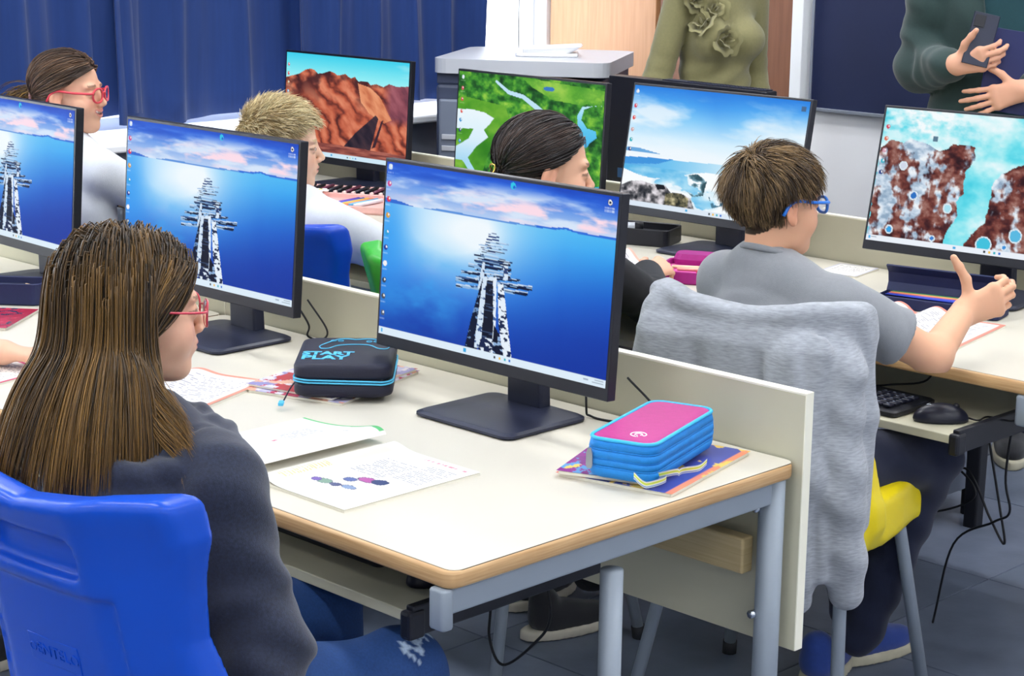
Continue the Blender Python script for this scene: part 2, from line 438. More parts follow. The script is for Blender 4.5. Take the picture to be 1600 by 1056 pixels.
def divider(ox, oy, label):
    t = thing('desk_divider', label, 'divider', (ox, oy, 0), 0, 'upright panels along the back of the desks')
    obj('panel', box(-1.608, -.002, .0, .02, .402, .856), M_panel, t)
    obj('top_edge', box(-1.608, 0, -.0005, .0205, .856, .8605, .001), M_edge, t)
    obj('end_edge', box(-.002, .0008, -.0005, .0205, .40, .8605, .0008), M_edge, t)
    obj('bottom_edge', box(-1.608, -.001, -.0002, .0202, .40, .402), M_panel, t)
    return t
divider(.012, .8065, 'cream upright panel at the end of the near desk in front of the draped hoodie')
divider(-1.598, .8065, 'cream upright panel behind the left monitors of the near row')
divider(.012, 2.402, 'cream upright panel behind the two right monitors of the second row')
divider(-1.598, 2.402, 'cream upright panel behind the red mountain and green river screens')
# teacher's desk behind the second row
M_greyp = mat('grey_desk_panel', '6f7788', .55, noise=.06)
t = thing('teacher_desk', 'grey desk with a black leg standing behind the second row', 'desk', (-1.62, 2.80, 0))
obj('worktop', box(-.84, .90, -.33, .20, .70, .728, .004), M_panel, t)
obj('end_panel', box(.755, .775, -.28, .05, .08, .70, .003), M_greyp, t)
obj('end_panel', box(-.80, -.78, -.28, .05, .08, .70, .003), M_greyp, t)
for x in (.84, -.82): obj('leg', loft([[(x+a*.9-.0, -.09+b*.9, 0) for a, b in rrect(.045, .045, .006, 2)], [(x+a, -.09+b, .70) for a, b in rrect(.05, .05, .006, 2)]]), M_black, t)
for y in (-.24, .0): obj('foot', tube([(.765, y, .08), (.765, y, 0)], .018, 10), M_black, t)

# copier in the corner
M_cop = mat('copier_dark_grey', '474f68', .45); M_copl = mat('copier_light_grey', 'c5c9d2', .4); M_copm = mat('copier_mid_grey', '7d8699', .45)
t = thing('copier', 'large dark grey office copier with a pale lid in the room corner', 'copier', (-2.955, 3.215, 0), math.radians(32))
obj('body', box(-.30, .28, -.27, .27, .04, 1.03, .012), M_cop, t)
obj('side_panel', box(-.288, -.19, -.282, -.268, .12, .98, .008), M_copm, t)
for z in (.80, .56, .32):
    tr_ = obj('paper_tray', box(-.18, .265, -.283, -.268, z-.1, z+.1, .006), M_copm, t)
    obj('grip', box(-.06, .14, -.290, -.281, z+.04, z+.075, .004), M_cop, tr_)
for z in (.84, .80, .60, .56): obj('vent', box(-.275, -.20, -.287, -.281, z, z+.018, .002), M_copl, t)
obj('output_shelf', box(-.05, .27, -.24, .1, 1.032, 1.05, .004), M_cop, t)
obj('scanner_lid', loft([[(x, y, z) for x, y in rrect(.62, .58, .05, 5, .0, .0)] for z in (1.07, 1.075, 1.11, 1.12)]), M_copl, t)
obj('lid_support', box(-.30, -.12, -.26, .26, 1.03, 1.07, .005), M_cop, t)
obj('lid_support', box(.12, .29, .0, .26, 1.03, 1.07, .005), M_cop, t)
M_white = mat('white_plastic', 'f3f4f6', .35)
t = thing('white_tray', 'small white plastic tray lying on top of the copier', 'tray', (-2.895, 3.205, 1.1205), math.radians(40))
obj('base', slab(.22, .12, 0, .012, .02), M_white, t)
obj('upper', loft([[(x, y, .012) for x, y in rrect(.17, .09, .02)], [(x+.02, y, .03+x*.06) for x, y in rrect(.21, .11, .02)], [(x+.02, y, .036+x*.06) for x, y in rrect(.20, .10, .02)]]), M_white, t)

# ================================================================ CHAIRS
def chair_back_sdf(P):
    """one-piece moulded shell: back and seat; local frame, +Y forward, floor z=0"""
    x, y, z = P[:, 0], P[:, 1], P[:, 2]
    ax = np.abs(x)
    # half width of the back against height: ears at the top, waist, wide hips
    hw = np.interp(z, [.40, .46, .56, .66, .73, .79, .85], [.21, .215, .20, .182, .188, .20, .196]).astype(np.float32)
    yc = np.interp(z, [.40, .46, .60, .80, .86], [-.165, -.185, -.205, -.245, -.262]).astype(np.float32)
    w_ = np.clip((ax-.09)/.12, 0, 1); yc = yc+.018*(ax/.2)**2+.062*w_*w_*(3-2*w_)                                   # wraps forward at the sides
    th = .017+.010*np.clip((ax-.13)/.07, 0, 1)+.006*np.clip((z-.76)/.06, 0, 1)
    top = .846-.018*np.clip(1-ax/.13, 0, 1)
    q0 = np.abs(y-yc)-th; q1 = ax-hw; q2 = np.maximum(z-top, .42-z)
    r = .016
    q = np.stack([q0+r*.8, q1+r, q2+r], 1)
    d = np.linalg.norm(np.maximum(q, 0), axis=1)+np.minimum(q.max(1), 0)-r
    # hollow behind: grip recess and the lower field
    yb = yc-th
    rec = rbox(np.stack([x, y-yb, z], 1), (0, 0, .762), (.085, .014, .026), .012)
    d = smax(d, -rec, .008)
    low = rbox(np.stack([x*1.0, y-yb, z], 1), (0, -.002, .58), (.122, .0065, .135), .005)
    d = smax(d, -low, .006)
    # seat
    ys = y; zs = .435+.016*((x/.2)**2)+.02*np.clip((-.02-y)/.16, 0, 1)-.018*np.clip((y-.12)/.08, 0, 1)**2
    s0 = np.maximum(z-zs-.014, zs-.014-.050*np.clip((ax-.14)/.05, 0, 1)-z); s1 = ax-(.205-.012*np.clip((y-.05)/.15, 0, 1)); s2 = np.maximum(y-.20, -.20-y)
    q = np.stack([s0+.012, s1+.03, s2+.03], 1)
    ds = np.linalg.norm(np.maximum(q, 0), axis=1)+np.minimum(q.max(1), 0)-.028
    return smin(d, ds, .03)*.72
CHK = 1.1
V, Q = surf(chair_back_sdf, (-.27, -.34, .36), (.27, .27, .90), .005)
CHAIR_SHELL = mesh_from(V*CHK, Q, 'chair_shell')
CHAIR_LEGS = [tube([(sx*.16, y0, .48), (sx*.175, y0*1.06, .44), (sx*.23, y1, 0.012)], .0135, 12) for sx in (-1, 1) for y0, y1 in ((.14, .23), (-.14, -.27))]
CHAIR_FEET = [tube([(sx*.228, y1*.99, .03), (sx*.2305, y1*1.003, 0)], .0165, 10) for sx in (-1, 1) for y1 in (.23, -.27)]
for me in CHAIR_LEGS: me.materials.append(M_steel)
for me in CHAIR_FEET: me.materials.append(mat('dark_rubber', '22252b', .7))
def make_chair(col, rough, loc, rz, label):
    t = thing('school_chair', label, 'chair', loc, rz, 'plastic school chairs')
    me = CHAIR_SHELL.copy(); me.materials.clear(); me.materials.append(mat('chair_plastic_'+col, col, rough, spec=.5))
    obj('seat_shell', me, None, t)
    for i in range(4):
        l = obj('leg', CHAIR_LEGS[i], None, t); obj('foot', CHAIR_FEET[i], None, l)
    return t
ch_blue = make_chair('0a4cc2', .3, (-.280, -.245, 0), math.radians(5.6), 'bright blue plastic chair of the long-haired girl in front')
ch_yel = make_chair('f2d90a', .35, (-.395, 1.335, 0), math.radians(13), 'yellow plastic chair under the draped grey hoodie')
ch_grn = make_chair('3fb53a', .35, (-1.09, 1.185, 0), math.radians(3), 'green plastic chair back showing between two blue screens')
ch_bl2 = make_chair('0b46c0', .35, (-1.715, 1.225, 0), math.radians(5), 'blue plastic chair behind the blond boy')
make_chair('2f9a3a', .35, (-1.83, -.12, 0), math.radians(3), 'green plastic chair of the child at the left photo edge')
ch_far = make_chair('0b44b8', .35, (-2.88, 1.22, 0), math.radians(2), 'blue plastic chair of the smiling girl, hidden by a screen')
# moulded lettering plates on the near chair
mb = MATS['chair_plastic_0a4cc2']
pl = obj('name_plate', box(-.052, .052, -.0012, .0012, -.021, .021, .001), mb, ch_blue, loc=(0, -.2425, .680), rot=(math.radians(11), 0, 0))
me = text_mesh('ENTELO', .024, .0008); me.materials.append(mb); obj('lettering', me, None, pl, loc=(.008, -.0018, 0), rot=(PI/2, 0, 0))
obj('emblem', tube([(-.044+.006*math.cos(a), -.0016, .006*math.sin(a)) for a in [k*PI/6 for k in range(12)]], .001, 5, True), mb, pl)
obj('name_plate', box(-.04, .04, -.0012, .0012, -.02, .02, .001), mb, ch_blue, loc=(0, -.2315, .605), rot=(math.radians(8), 0, 0))
# ================================================================ SCREEN PICTURES (flat print, as point colours)
def vnoise(u, v, seed):
    rg = np.random.default_rng(seed); T = rg.random((64, 64)).astype(np.float32)
    iu, iv = np.floor(u).astype(int), np.floor(v).astype(int); fu, fv = u-iu, v-iv
    fu, fv = fu*fu*(3-2*fu), fv*fv*(3-2*fv)
    g = lambda a, b: T[a % 64, b % 64]
    return (g(iu, iv)*(1-fu)+g(iu+1, iv)*fu)*(1-fv)+(g(iu, iv+1)*(1-fu)+g(iu+1, iv+1)*fu)*fv
def fbm(u, v, seed, oct=5):
    s = 0; a = .5; f = 1
    for o in range(oct): s = s+a*vnoise(u*f, v*f, seed+o); a *= .5; f *= 2.03
    return s
def inpoly(U, V, pts):
    r = np.zeros(U.shape, bool); n = len(pts)
    for i in range(n):
        (x1, y1), (x2, y2) = pts[i], pts[(i+1) % n]
        if y1 == y2: continue
        c = ((y1 > V) != (y2 > V)) & (U < (x2-x1)*(V-y1)/(y2-y1)+x1); r ^= c
    return r
def C(h): return np.array([int(h[i:i+2], 16)/255 for i in (0, 2, 4)], np.float32)
def lerp(a, b, t): return a+(b-a)*np.clip(t, 0, 1)[..., None]
def ramp(t, stops):
    xs = [s[0] for s in stops]; cs = np.stack([C(s[1]) for s in stops])
    return np.stack([np.interp(t, xs, cs[:, k]) for k in range(3)], -1).astype(np.float32)
def grid(nu, nv):
    v, u = np.meshgrid(np.linspace(0, 1, nv), np.linspace(0, 1, nu), indexing='ij'); return u.astype(np.float32), v.astype(np.float32)
def polyline_d(U, V, pts, asp=1.78):
    d = np.full(U.shape, 9., np.float32)
    for (x1, y1), (x2, y2) in zip(pts[:-1], pts[1:]):
        ax, ay, bx, by = x1*asp, y1, x2*asp, y2; dx, dy = bx-ax, by-ay
        t = np.clip(((U*asp-ax)*dx+(V-ay)*dy)/(dx*dx+dy*dy), 0, 1)
        d = np.minimum(d, np.hypot(U*asp-ax-t*dx, V-ay-t*dy))
    return d
def desktop(I, U, V, icons, bar='dcecf8', n=6):
    def rect(u0, u1, v0, v1, c): I[(U > u0) & (U < u1) & (V > v0) & (V < v1)] = C(c)
    for (u, v, c) in icons:
        m = (np.hypot((U-u)*1.78, V-v) < .017); I[m] = C(c)
        m = (np.hypot((U-u-.003)*1.78, V-v+.004) < .007); I[m] = C('f4f4f4')
        m = (np.abs(U-u) < .014) & (np.abs(V-v-.033) < .004) & (np.sin(U*900) > -.3); I[m] = I[m]*.55+.45
    I[V > .957] = C(bar)
    rect(.40, .412, .968, .988, '3aa7e0')
    for k, c in enumerate(('30343c', 'f0c040', '30b0c0', '3070d0')[:n]): rect(.535+.022*k, .543+.022*k, .972, .985, c)
    rect(.955, .99, .968, .973, '90a0b0'); rect(.945, .99, .979, .984, '90a0b0'); rect(.91, .93, .972, .982, '9fb0c4')
    rect(.012, .02, .966, .988, '50b0e8'); rect(.025, .05, .969, .973, '90a0b0')
ICONS = [(.018, .027, 'cfe2f4'), (.016, .124, 'd04a90'), (.016, .213, 'd8304a'), (.016, .306, 'd0a040'), (.016, .406, '2aa0d8'), (.014, .493, '1d3a9a'), (.014, .586, 'f0f0f0'), (.014, .684, '30405a'), (.014, .778, '4a4f5a'), (.015, .876, '506078')]
def pic_pier():
    U, V = grid(400, 226)
    hor = .235-.012*np.clip((U-.5)/.3, 0, 1)-.02*np.exp(-((U-.80)/.03)**2)*.5
    cl = fbm(U*5, V*16, 11); cl2 = fbm(U*9+3, V*26, 12)
    sky = ramp(V, [(0, '1f56d2'), (.05, '2a66dc'), (.12, '6a9ae6'), (.2, 'a9c4ee'), (.24, 'b4d0f4')])
    k = np.clip((cl-.40)*5, 0, 1)*np.clip((V-.02)*14, 0, 1); sky = lerp(sky, np.broadcast_to(C('d8e6f8'), sky.shape), k*.95)
    k = np.clip((cl2-.42)*4, 0, 1)*np.exp(-((V-.16)/.055)**2)*np.clip(U*3, 0, 1); sky = lerp(sky, np.broadcast_to(C('fadbe8'), sky.shape), k*1.5)
    k = np.clip((.5-cl)*4, 0, 1)*np.clip(1-V/.12, 0, 1); sky = lerp(sky, np.broadcast_to(C('1746bd'), sky.shape), k)
    w = (V-hor)/(1-.23)
    wat = ramp(w, [(0, '46b4f0'), (.15, '2f9cee'), (.45, '1568da'), (.75, '0d45b6'), (1, '0a35a0')])
    gl = np.exp(-(((U-.30)/.30)**2)-((w-.08)/.34)**2); wat = lerp(wat, np.broadcast_to(C('f0f8fd'), wat.shape), gl*1.45); gl = np.exp(-(((U-.42)/.45)**2)-((w-.12)/.45)**2); wat = lerp(wat, np.broadcast_to(C('5cbcf6'), wat.shape), np.clip(gl*.9-gl**4, 0, 1)*.6)
    gl = np.exp(-((U-.02)/.12)**2-((w-.25)/.5)**2); wat = lerp(wat, np.broadcast_to(C('2f9af0'), wat.shape), gl*.8)
    k = np.clip((fbm(U*4+9, V*5, 14)-.5)*4, 0, 1)*np.exp(-((U-.2)/.22)**2-((V-.7)/.2)**2); wat = lerp(wat, np.broadcast_to(C('3aa6ee'), wat.shape), k*.9)
    k = np.clip((U-.5)*1.6, 0, 1)*np.clip((w-.1)*1.6, 0, 1); wat = lerp(wat, np.broadcast_to(C('0a2f9c'), wat.shape), k*.75)
    I = np.where((V < hor)[..., None], sky, wat)
    mt = hor-.022*np.clip(fbm(U*7, U*0, 21, 3)*1.4-.1, 0, 1)-.012*np.clip(1-U*5, 0, 1)
    I[(V < hor) & (V > mt)] = C('5b93dc'); I[(V < hor) & (V > mt) & (U < .14)] = C('2f6ad0'); I[(V < hor) & (V > mt) & (U > .68)] = C('2f6ed8')
    # the ruined pier
    gn = fbm(U*60, V*60, 31, 3); gl = fbm(U*14, V*130, 32, 3)
    def plank(pts, light, dark, mix=.5, g=None):
        m = inpoly(U, V, pts); n = gl if g is None else g
        I[m] = np.where((n > mix)[..., None], C(light), C(dark))[m]
    def bar_(x0, y0, x1, y1, th, light='8db4dc', dark='0d1a3c', mix=.48): plank([(x0, y0), (x1, y1), (x1, y1+th), (x0, y0+th)], light, dark, mix)
    rr = random.Random(3)
    for k in range(7): x = .503+rr.uniform(-.012, .012); y = .30+k*.016; wd = .018+.005*k; bar_(x-wd, y+.004, x+wd, y-.002, .009, 'cfe2f4', '24407c', .5)
    for (x0, y0, x1, y1, th) in [(.441, .374, .54, .362, .008), (.47, .352, .571, .342, .01), (.455, .386, .565, .376, .008), (.47, .398, .555, .392, .008), (.455, .41, .54, .405, .007),
                                 (.423, .432, .53, .425, .011), (.45, .424, .56, .428, .009), (.44, .447, .59, .436, .011), (.424, .458, .583, .447, .016), (.43, .470, .575, .462, .01),
                                 (.40, .488, .587, .472, .021), (.43, .512, .588, .498, .012), (.37, .537, .585, .512, .019), (.44, .553, .629, .521, .015), (.346, .575, .45, .562, .03), (.35, .618, .46, .606, .02), (.53, .560, .68, .545, .027), (.55, .592, .662, .582, .022)]:
        bar_(x0, y0, x1, y1, th); bar_(x0, y0, x1, y1, th*.35, 'c4d8ee', '3a5a90', .38)
    plank([(.462, .47), (.474, .47), (.47, .60), (.456, .62), (.447, .62)], 'cddff2', '1a2a55', .42, gn)
    plank([(.553, .466), (.573, .466), (.575, .54), (.556, .545)], 'd6e6f6', '2a3f70', .36, gn)
    plank([(.455, .62), (.468, .55), (.46, .96), (.405, .96), (.425, .80)], '6d90bc', '0b1430', .62, gn)
    plank([(.482, .56), (.514, .556), (.53, .89), (.470, .89)], '3a4f74', '0c1228', .60)
    plank([(.468, .55), (.485, .548), (.475, .95), (.446, .95)], 'd3e4f5', '3b588c', .34, gn)
    plank([(.470, .548), (.528, .536), (.529, .556), (.471, .568)], 'd3e4f5', '3b588c', .3, gn)
    plank([(.512, .552), (.527, .54), (.536, .82), (.531, .96), (.524, .96), (.526, .84)], 'e2eefa', '44639a', .32, gn)
    plank([(.533, .574), (.557, .568), (.612, .96), (.575, .96), (.548, .80)], 'e6f0fa', '18264c', .38, gn)
    plank([(.530, .84), (.552, .84), (.578, .96), (.531, .96)], '8fb0d8', '0c1530', .5, gn)
    plank([(.472, .885), (.53, .88), (.531, .96), (.466, .96)], 'dfeaf6', '13224a', .46, gn)
    plank([(.528, .80), (.545, .83), (.548, .90), (.528, .89)], '20305a', '0a1026', .6, gn)
    desktop(I, U, V, ICONS)
    m = np.hypot((U-.573)*1.78, V-.028) < .02; I[m] = C('2fc4e4'); m = np.hypot((U-.577)*1.78, V-.034) < .009; I[m] = C('1f60d0')
    m = np.hypot((U-.968)*1.78, V-.035) < .017; I[m] = C('1a2540'); m = np.abs(np.hypot((U-.968)*1.78, V-.035)-.011) < .003; I[m] = C('f4f4f4')
    m = (np.abs(U-.968) < .02) & ((np.abs(V-.066) < .005) | (np.abs(V-.08) < .005)) & (np.sin(U*1100) > -.4); I[m] = I[m]*.4+.6
    return I
def pic_red():
    U, V = grid(300, 170)
    I = ramp(V, [(0, '3fd0ec'), (.2, '8fecf4'), (.3, 'b4f2f6')]); k = np.clip((fbm(U*3, V*10, 41)-.5)*4, 0, 1)*np.clip(U*1.5-.3, 0, 1); I = lerp(I, np.broadcast_to(C('c6f0f2'), I.shape), k*.7)
    sil = [(0, .25), (.013, .246), (.112, .205), (.16, .16), (.202, .145), (.235, .15), (.269, .185), (.31, .178), (.366, .149), (.41, .165), (.431, .184), (.449, .18), (.495, .162), (.52, .185), (.544, .199), (.575, .181), (.60, .22), (.678, .215), (.702, .245), (.748, .23), (.803, .251), (.848, .217), (.90, .232), (.962, .23), (1, .219)]
    top = np.interp(U, [p[0] for p in sil], [p[1] for p in sil])
    m = V > top; h = np.clip((V-top)/.6, 0, 1)
    w = fbm(U*4, V*4, 42); rid = np.abs(np.sin((U*9-V*5)*2.2+w*8)); rid2 = fbm(U*22-V*12, V*9, 43)
    t = rid*.55+rid2*.6-.12; rock = ramp(t, [(0, '3a1c20'), (.25, '7d3a2e'), (.5, 'b8593f'), (.75, 'd77d5e'), (1, 'e79a76')])
    dark = np.clip((fbm(U*6+2, V*6, 45)-.52)*7, 0, 1)*np.clip(1.4-h*2.6, 0, 1); rock = lerp(rock, np.broadcast_to(C('3b1d22'), rock.shape), dark*.85)
    pur = np.clip((U-.80)*14, 0, 1)*np.clip((.62-V)*12, 0, 1); rp = ramp(rid2*.8+rid*.2, [(0, '4a2a3a'), (.5, '8a4a56'), (1, 'b87078')]); rock = rock*(1-pur[..., None])+rp*pur[..., None]
    I[m] = rock[m]
    lit = inpoly(U, V, [(.60, .24), (.70, .27), (.78, .35), (.88, .56), (.82, .60), (.70, .52), (.63, .42)]); I[lit] = ramp(rid2, [(.2, 'c26a48'), (.5, 'e08f66'), (.8, 'f0aa80')])[lit]
    sh = inpoly(U, V, [(.752, .53), (.775, .56), (.72, .88), (.50, .88), (.60, .72)]); I[sh] = ramp(rid2, [(.2, '1d1a28'), (.6, '3a2c36'), (.9, '5a3a3a')])[sh]
    sh = inpoly(U, V, [(.80, .58), (.815, .57), (.76, .84), (.73, .86)]); I[sh] = C('3a2630')
    m = V > (.855+.03*U); I[m] = ramp(fbm(U*12, V*60, 47), [(.2, '6a3634'), (.5, '945046'), (.8, 'b87060')])[m]
    desktop(I, U, V, [(.02, .12+.09*k, c) for k, c in enumerate(('d06a80', 'd84a50', 'c0a070', '60a8d0', '3a60b0'))], 'cfe8f6')
    return I
def pic_river():
    U, V = grid(300, 170)
    n = fbm(U*26, V*20, 51); n2 = fbm(U*6, V*6, 52)
    tree = ramp(n*.8+n2*.3, [(.2, '0c2a12'), (.42, '1f5a22'), (.58, '3f8f2e'), (.75, '7fbf3c'), (.95, 'c8dc6a')])
    mead = ramp(n2+n*.15, [(.2, '3f8f28'), (.5, '67b036'), (.8, 'a3d053')])
    I = tree.copy()
    m = inpoly(U, V, [(.44, 0), (1, .05), (1, .13), (.85, .19), (.66, .17), (.52, .08)]); I[m] = lerp(mead, tree, np.clip((n-.45)*5, 0, 1)*.6)[m]
    m = inpoly(U, V, [(.03, .22), (.2, .25), (.34, .27), (.37, .37), (.33, .55), (.24, .70), (.19, .95), (0, .95), (0, .25)]); I[m] = mead[m]*C('c0d8b0')[None]*1.05
    riv = polyline_d(U, V, [(.27, .06), (.36, .145), (.46, .17), (.565, .257), (.66, .35), (.70, .5)])
    m = riv < .012+.03*np.clip(V*2-.1, 0, 1); I[m] = C('bfe2f4')
    m = inpoly(U, V, [(0, .34), (.116, .335), (.20, .35), (.265, .391), (.235, .45), (.197, .506), (.23, .566), (.15, .66), (.091, .774), (.12, .83), (.19, .96), (.15, .96), (.05, .80), (0, .80), (0, .682), (.09, .60), (.123, .505), (0, .52)]); I[m] = ramp(V, [(.33, 'eaf6fc'), (.6, 'd8eefa'), (.8, 'a9d8f2')])[m]
    m = inpoly(U, V, [(1, .175), (.93, .185), (.873, .223), (.858, .312), (.90, .38), (.956, .395), (.965, .45), (.923, .5), (.90, .55), (.85, .50), (.84, .40), (.83, .28), (.86, .2)]); I[m] = ramp(V, [(.18, 'c6ecf8'), (.4, '5cc4ee'), (.55, '48b4e8')])[m]
    m = np.hypot((U-.635)*1.2, (V-.08)*2.2) < .045; I[m] = C('3a78c0')
    m = inpoly(U, V, [(.90, .9), (1, .86), (1, .96), (.86, .96)]); I[m] = C('3cb0e0')
    desktop(I, U, V, [(.03, .05, 'd8e8f4'), (.03, .15, 'd04a60'), (.03, .25, 'd83a48'), (.03, .36, 'e04030'), (.025, .44, '2a90d0'), (.025, .53, '203a70'), (.025, .63, '3a90d0')], 'dcecf6')
    return I
def pic_sky():
    U, V = grid(320, 180)
    I = ramp(V, [(0, '2a80e0'), (.12, '4ba4f0'), (.25, '86cbf8'), (.42, 'd8f0fd'), (.55, 'f0f8fd')])
    st = fbm(U*3+V*3, V*7-U*2, 61); k = np.clip((st-.46)*4, 0, 1); I = lerp(I, np.broadcast_to(C('eef7fd'), I.shape), k*.85*np.clip(V*5+.1, 0, 1))
    k = np.clip(.16-np.abs(U-.47-(V-.05)*.25), 0, 1)*3*np.clip(.4-V, 0, 1); I = lerp(I, np.broadcast_to(C('1f6fdc'), I.shape), k*1.5)
    k = np.clip((U-.62)*2.2, 0, 1)*np.clip((V-.08)*5, 0, 1); I = lerp(I, np.broadcast_to(C('f4fafd'), I.shape), k)
    m = (V > .60-.05*U) & (V < .70); I[m] = ramp(U, [(0, '58a8e4'), (.25, '6cc0ee'), (.6, 'c8e8f8'), (1, 'f2fafd')])[m]
    m = inpoly(U, V, [(0, .60), (.15, .585), (.29, .58), (.2, .63), (0, .66)]); I[m] = C('3f94dc')
    m = inpoly(U, V, [(0, .52), (.07, .515), (.2, .545), (.21, .55), (0, .55)]); I[m] = C('6aa8dc')
    m = V > .66; I[m] = ramp(fbm(U*5, V*7, 63), [(.3, '58b4e6'), (.5, 'a8dcf4'), (.6, 'eef8fd')])[m]
    cl = fbm(U*6, V*8, 64); m = (V > .70+.05*np.sin(U*9)) & (cl > .40); I[m] = ramp(cl, [(.40, 'd4ecf8'), (.5, 'f8fcfe')])[m]
    isl = fbm(U*16, V*16, 65); m = inpoly(U, V, [(.36, .70), (.44, .67), (.50, .72), (.49, .84), (.43, .86), (.37, .80)]) & (isl > .44); I[m] = ramp(isl, [(.44, '8fb8c8'), (.6, '31525c')])[m]
    m = inpoly(U, V, [(.52, .84), (.60, .82), (.64, .88), (.55, .93)]) & (isl > .46); I[m] = C('4a7890')
    rk = fbm(U*40, V*30, 66); rk2 = fbm(U*9, V*9, 67)
    m = inpoly(U, V, [(0, .84), (.05, .80), (.12, .785), (.18, .80), (.26, .795), (.30, .85), (.36, .845), (.42, .875), (.45, .96), (0, .96)]); I[m] = ramp(rk*.7+rk2*.45, [(.3, '1c2026'), (.45, '5c5c60'), (.6, 'b4b0b4'), (.75, 'e8e4ea')])[m]
    m = inpoly(U, V, [(.20, .80), (.255, .795), (.27, .83), (.22, .84)]); I[m] = C('14181e')
    m = inpoly(U, V, [(.27, .86), (.35, .845), (.41, .88), (.41, .95), (.27, .95)]); I[m] = ramp(rk*.8+rk2*.3, [(.3, '22261e'), (.5, '7a7458'), (.7, 'c8bf96')])[m]
    desktop(I, U, V, [(.02, .05, 'd8e4f0'), (.02, .17, 'd84a60'), (.02, .27, 'e04848'), (.02, .37, 'd0a0a0'), (.02, .455, '2ab0c0'), (.02, .535, '203a80')], 'dce8f4')
    m = (np.abs(U-.97) < .012) & (np.abs(V-.06) < .02); I[m] = C('4a6a90')
    return I
def pic_rock():
    U, V = grid(320, 180)
    n = fbm(U*8, V*7, 71); n2 = fbm(U*30, V*26, 72); n3 = fbm(U*5+7, V*5, 73)
    I = ramp(n*.7+n3*.35, [(.3, '2fc4dc'), (.5, '6adcea'), (.62, 'a8ecf2'), (.75, 'e8f8fb')])
    k = np.clip(.35-np.hypot((U-.2)*.9, V-.05), 0, 1)*4*np.clip(n2*2.2-.4, 0, 1); I = lerp(I, np.broadcast_to(C('f4fafc'), I.shape), k)
    k = np.clip((n2-.5)*4, 0, 1)*np.clip(U*1.2-.3, 0, 1)*np.clip(1-V*1.2, 0, 1); I = lerp(I, np.broadcast_to(C('e6f6f8'), I.shape), k*.7)
    L_ = [(0, .30), (.05, .24), (.10, .25), (.14, .22), (.21, .24), (.27, .29), (.33, .23), (.39, .22), (.425, .23), (.43, .32), (.40, .42), (.405, .58), (.385, .64), (.395, .76), (.36, .86), (.35, .96), (0, .96)]
    R_ = [(.44, .96), (.47, .86), (.52, .77), (.525, .60), (.53, .48), (.565, .40), (.62, .34), (.70, .30), (.85, .33), (1, .30), (1, .96)]
    wr = .02*(n2-.5)
    for Pq in (L_, R_):
        m = inpoly(U+wr, V+wr, Pq); st = fbm(U*22, V*5.5, 75)
        rock = ramp(n2*.6+st*.45, [(.25, '1c0c12'), (.40, '451f20'), (.52, '70382f'), (.7, 'a3786e')])
        foam = np.clip((fbm(U*15+3, V*4.2, 76)*.75+fbm(U*40, V*25, 79)*.25-.47)*14, 0, 1); rock = lerp(rock, ramp(n2, [(.3, '8fa8c0'), (.5, 'c8d8e8'), (.7, 'eef4f8')]), foam)
        I[m] = rock[m]
    for u, v, r, c in ((.187, .633, .03, '2a70c0'), (.347, .698, .034, 'a8e0f0'), (.10, .90, .03, '3aa0e0'), (.53, .93, .06, '40c0dc'), (.66, .84, .05, '58b8e0'), (.30, .93, .022, '3a80d0'), (.72, .78, .03, '3a90d8'), (.12, .42, .03, 'd0d8e8'), (.62, .93, .02, '3a90d8')):
        d = np.hypot((U-u)*1.78, V-v)+.012*(n2-.5)
        I[d < r] = C(c); I[np.abs(d-r*.95) < .005] = C('dceaf2')
    desktop(I, U, V, [(.02, .14, 'd04860'), (.02, .23, 'e07050'), (.02, .32, 'd8a0b0'), (.02, .40, '40b0c8'), (.02, .485, '1f3a80')], 'eaf0f8')
    m = (np.abs(U-.245) < .01) & (np.abs(V-.2) < .018); I[m] = C('5a7a90')
    return I
SW, SH = .58, .326
def screen_mesh(I):
    nv, nu = I.shape[:2]; I = np.clip(I, 0, 1); lin = np.where(I <= .04045, I/12.92, ((I+.055)/1.055)**2.4)
    u, v = np.meshgrid(np.linspace(-.5, .5, nu), np.linspace(.5, -.5, nv)); P = np.stack([u*SW, np.zeros_like(u), v*SH], -1).reshape(-1, 3)
    a = (np.arange(nv-1)[:, None]*nu+np.arange(nu-1)[None]).ravel(); F = np.stack([a, a+nu, a+nu+1, a+1], 1)
    return mesh_from(P, F, 'screen', False, lin.reshape(-1, 3))
def screen_mat(name, s):
    m = bpy.data.materials.new(name); m.use_nodes = True; nt = m.node_tree; b = nt.nodes['Principled BSDF']; a = nt.nodes.new('ShaderNodeAttribute'); a.attribute_name = 'Col'
    b.inputs['Base Color'].default_value = (.004, .004, .006, 1); b.inputs['Roughness'].default_value = .5; b.inputs['Specular IOR Level'].default_value = .04
    nt.links.new(a.outputs['Color'], b.inputs['Emission Color']); b.inputs['Emission Strength'].default_value = s; return m
SCR = 2**(-EXPOSURE)
M_scr = screen_mat('lit_screen', 1.0*SCR)
SCREENS = {}
for nm, fn in (('pier', pic_pier), ('red', pic_red), ('river', pic_river), ('sky', pic_sky), ('rock', pic_rock)):
    SCREENS[nm] = screen_mesh(fn()); SCREENS[nm].materials.append(M_scr)
M_mon = mat('black_monitor_plastic', '12141f', .4, noise=.05, nscale=60)
M_stand = mat('dark_blue_grey_stand', '20253a', .42, noise=.05, nscale=60)
_cas = bmesh.new(); bm_box(_cas, -SW/2-.0065, SW/2+.0065, -.0005, .020, -SH/2-.0225, SH/2+.0065, .0015, 1)
CASING = bpy.data.meshes.new('casing'); _cas.to_mesh(CASING); _cas.free(); CASING.materials.append(M_mon)
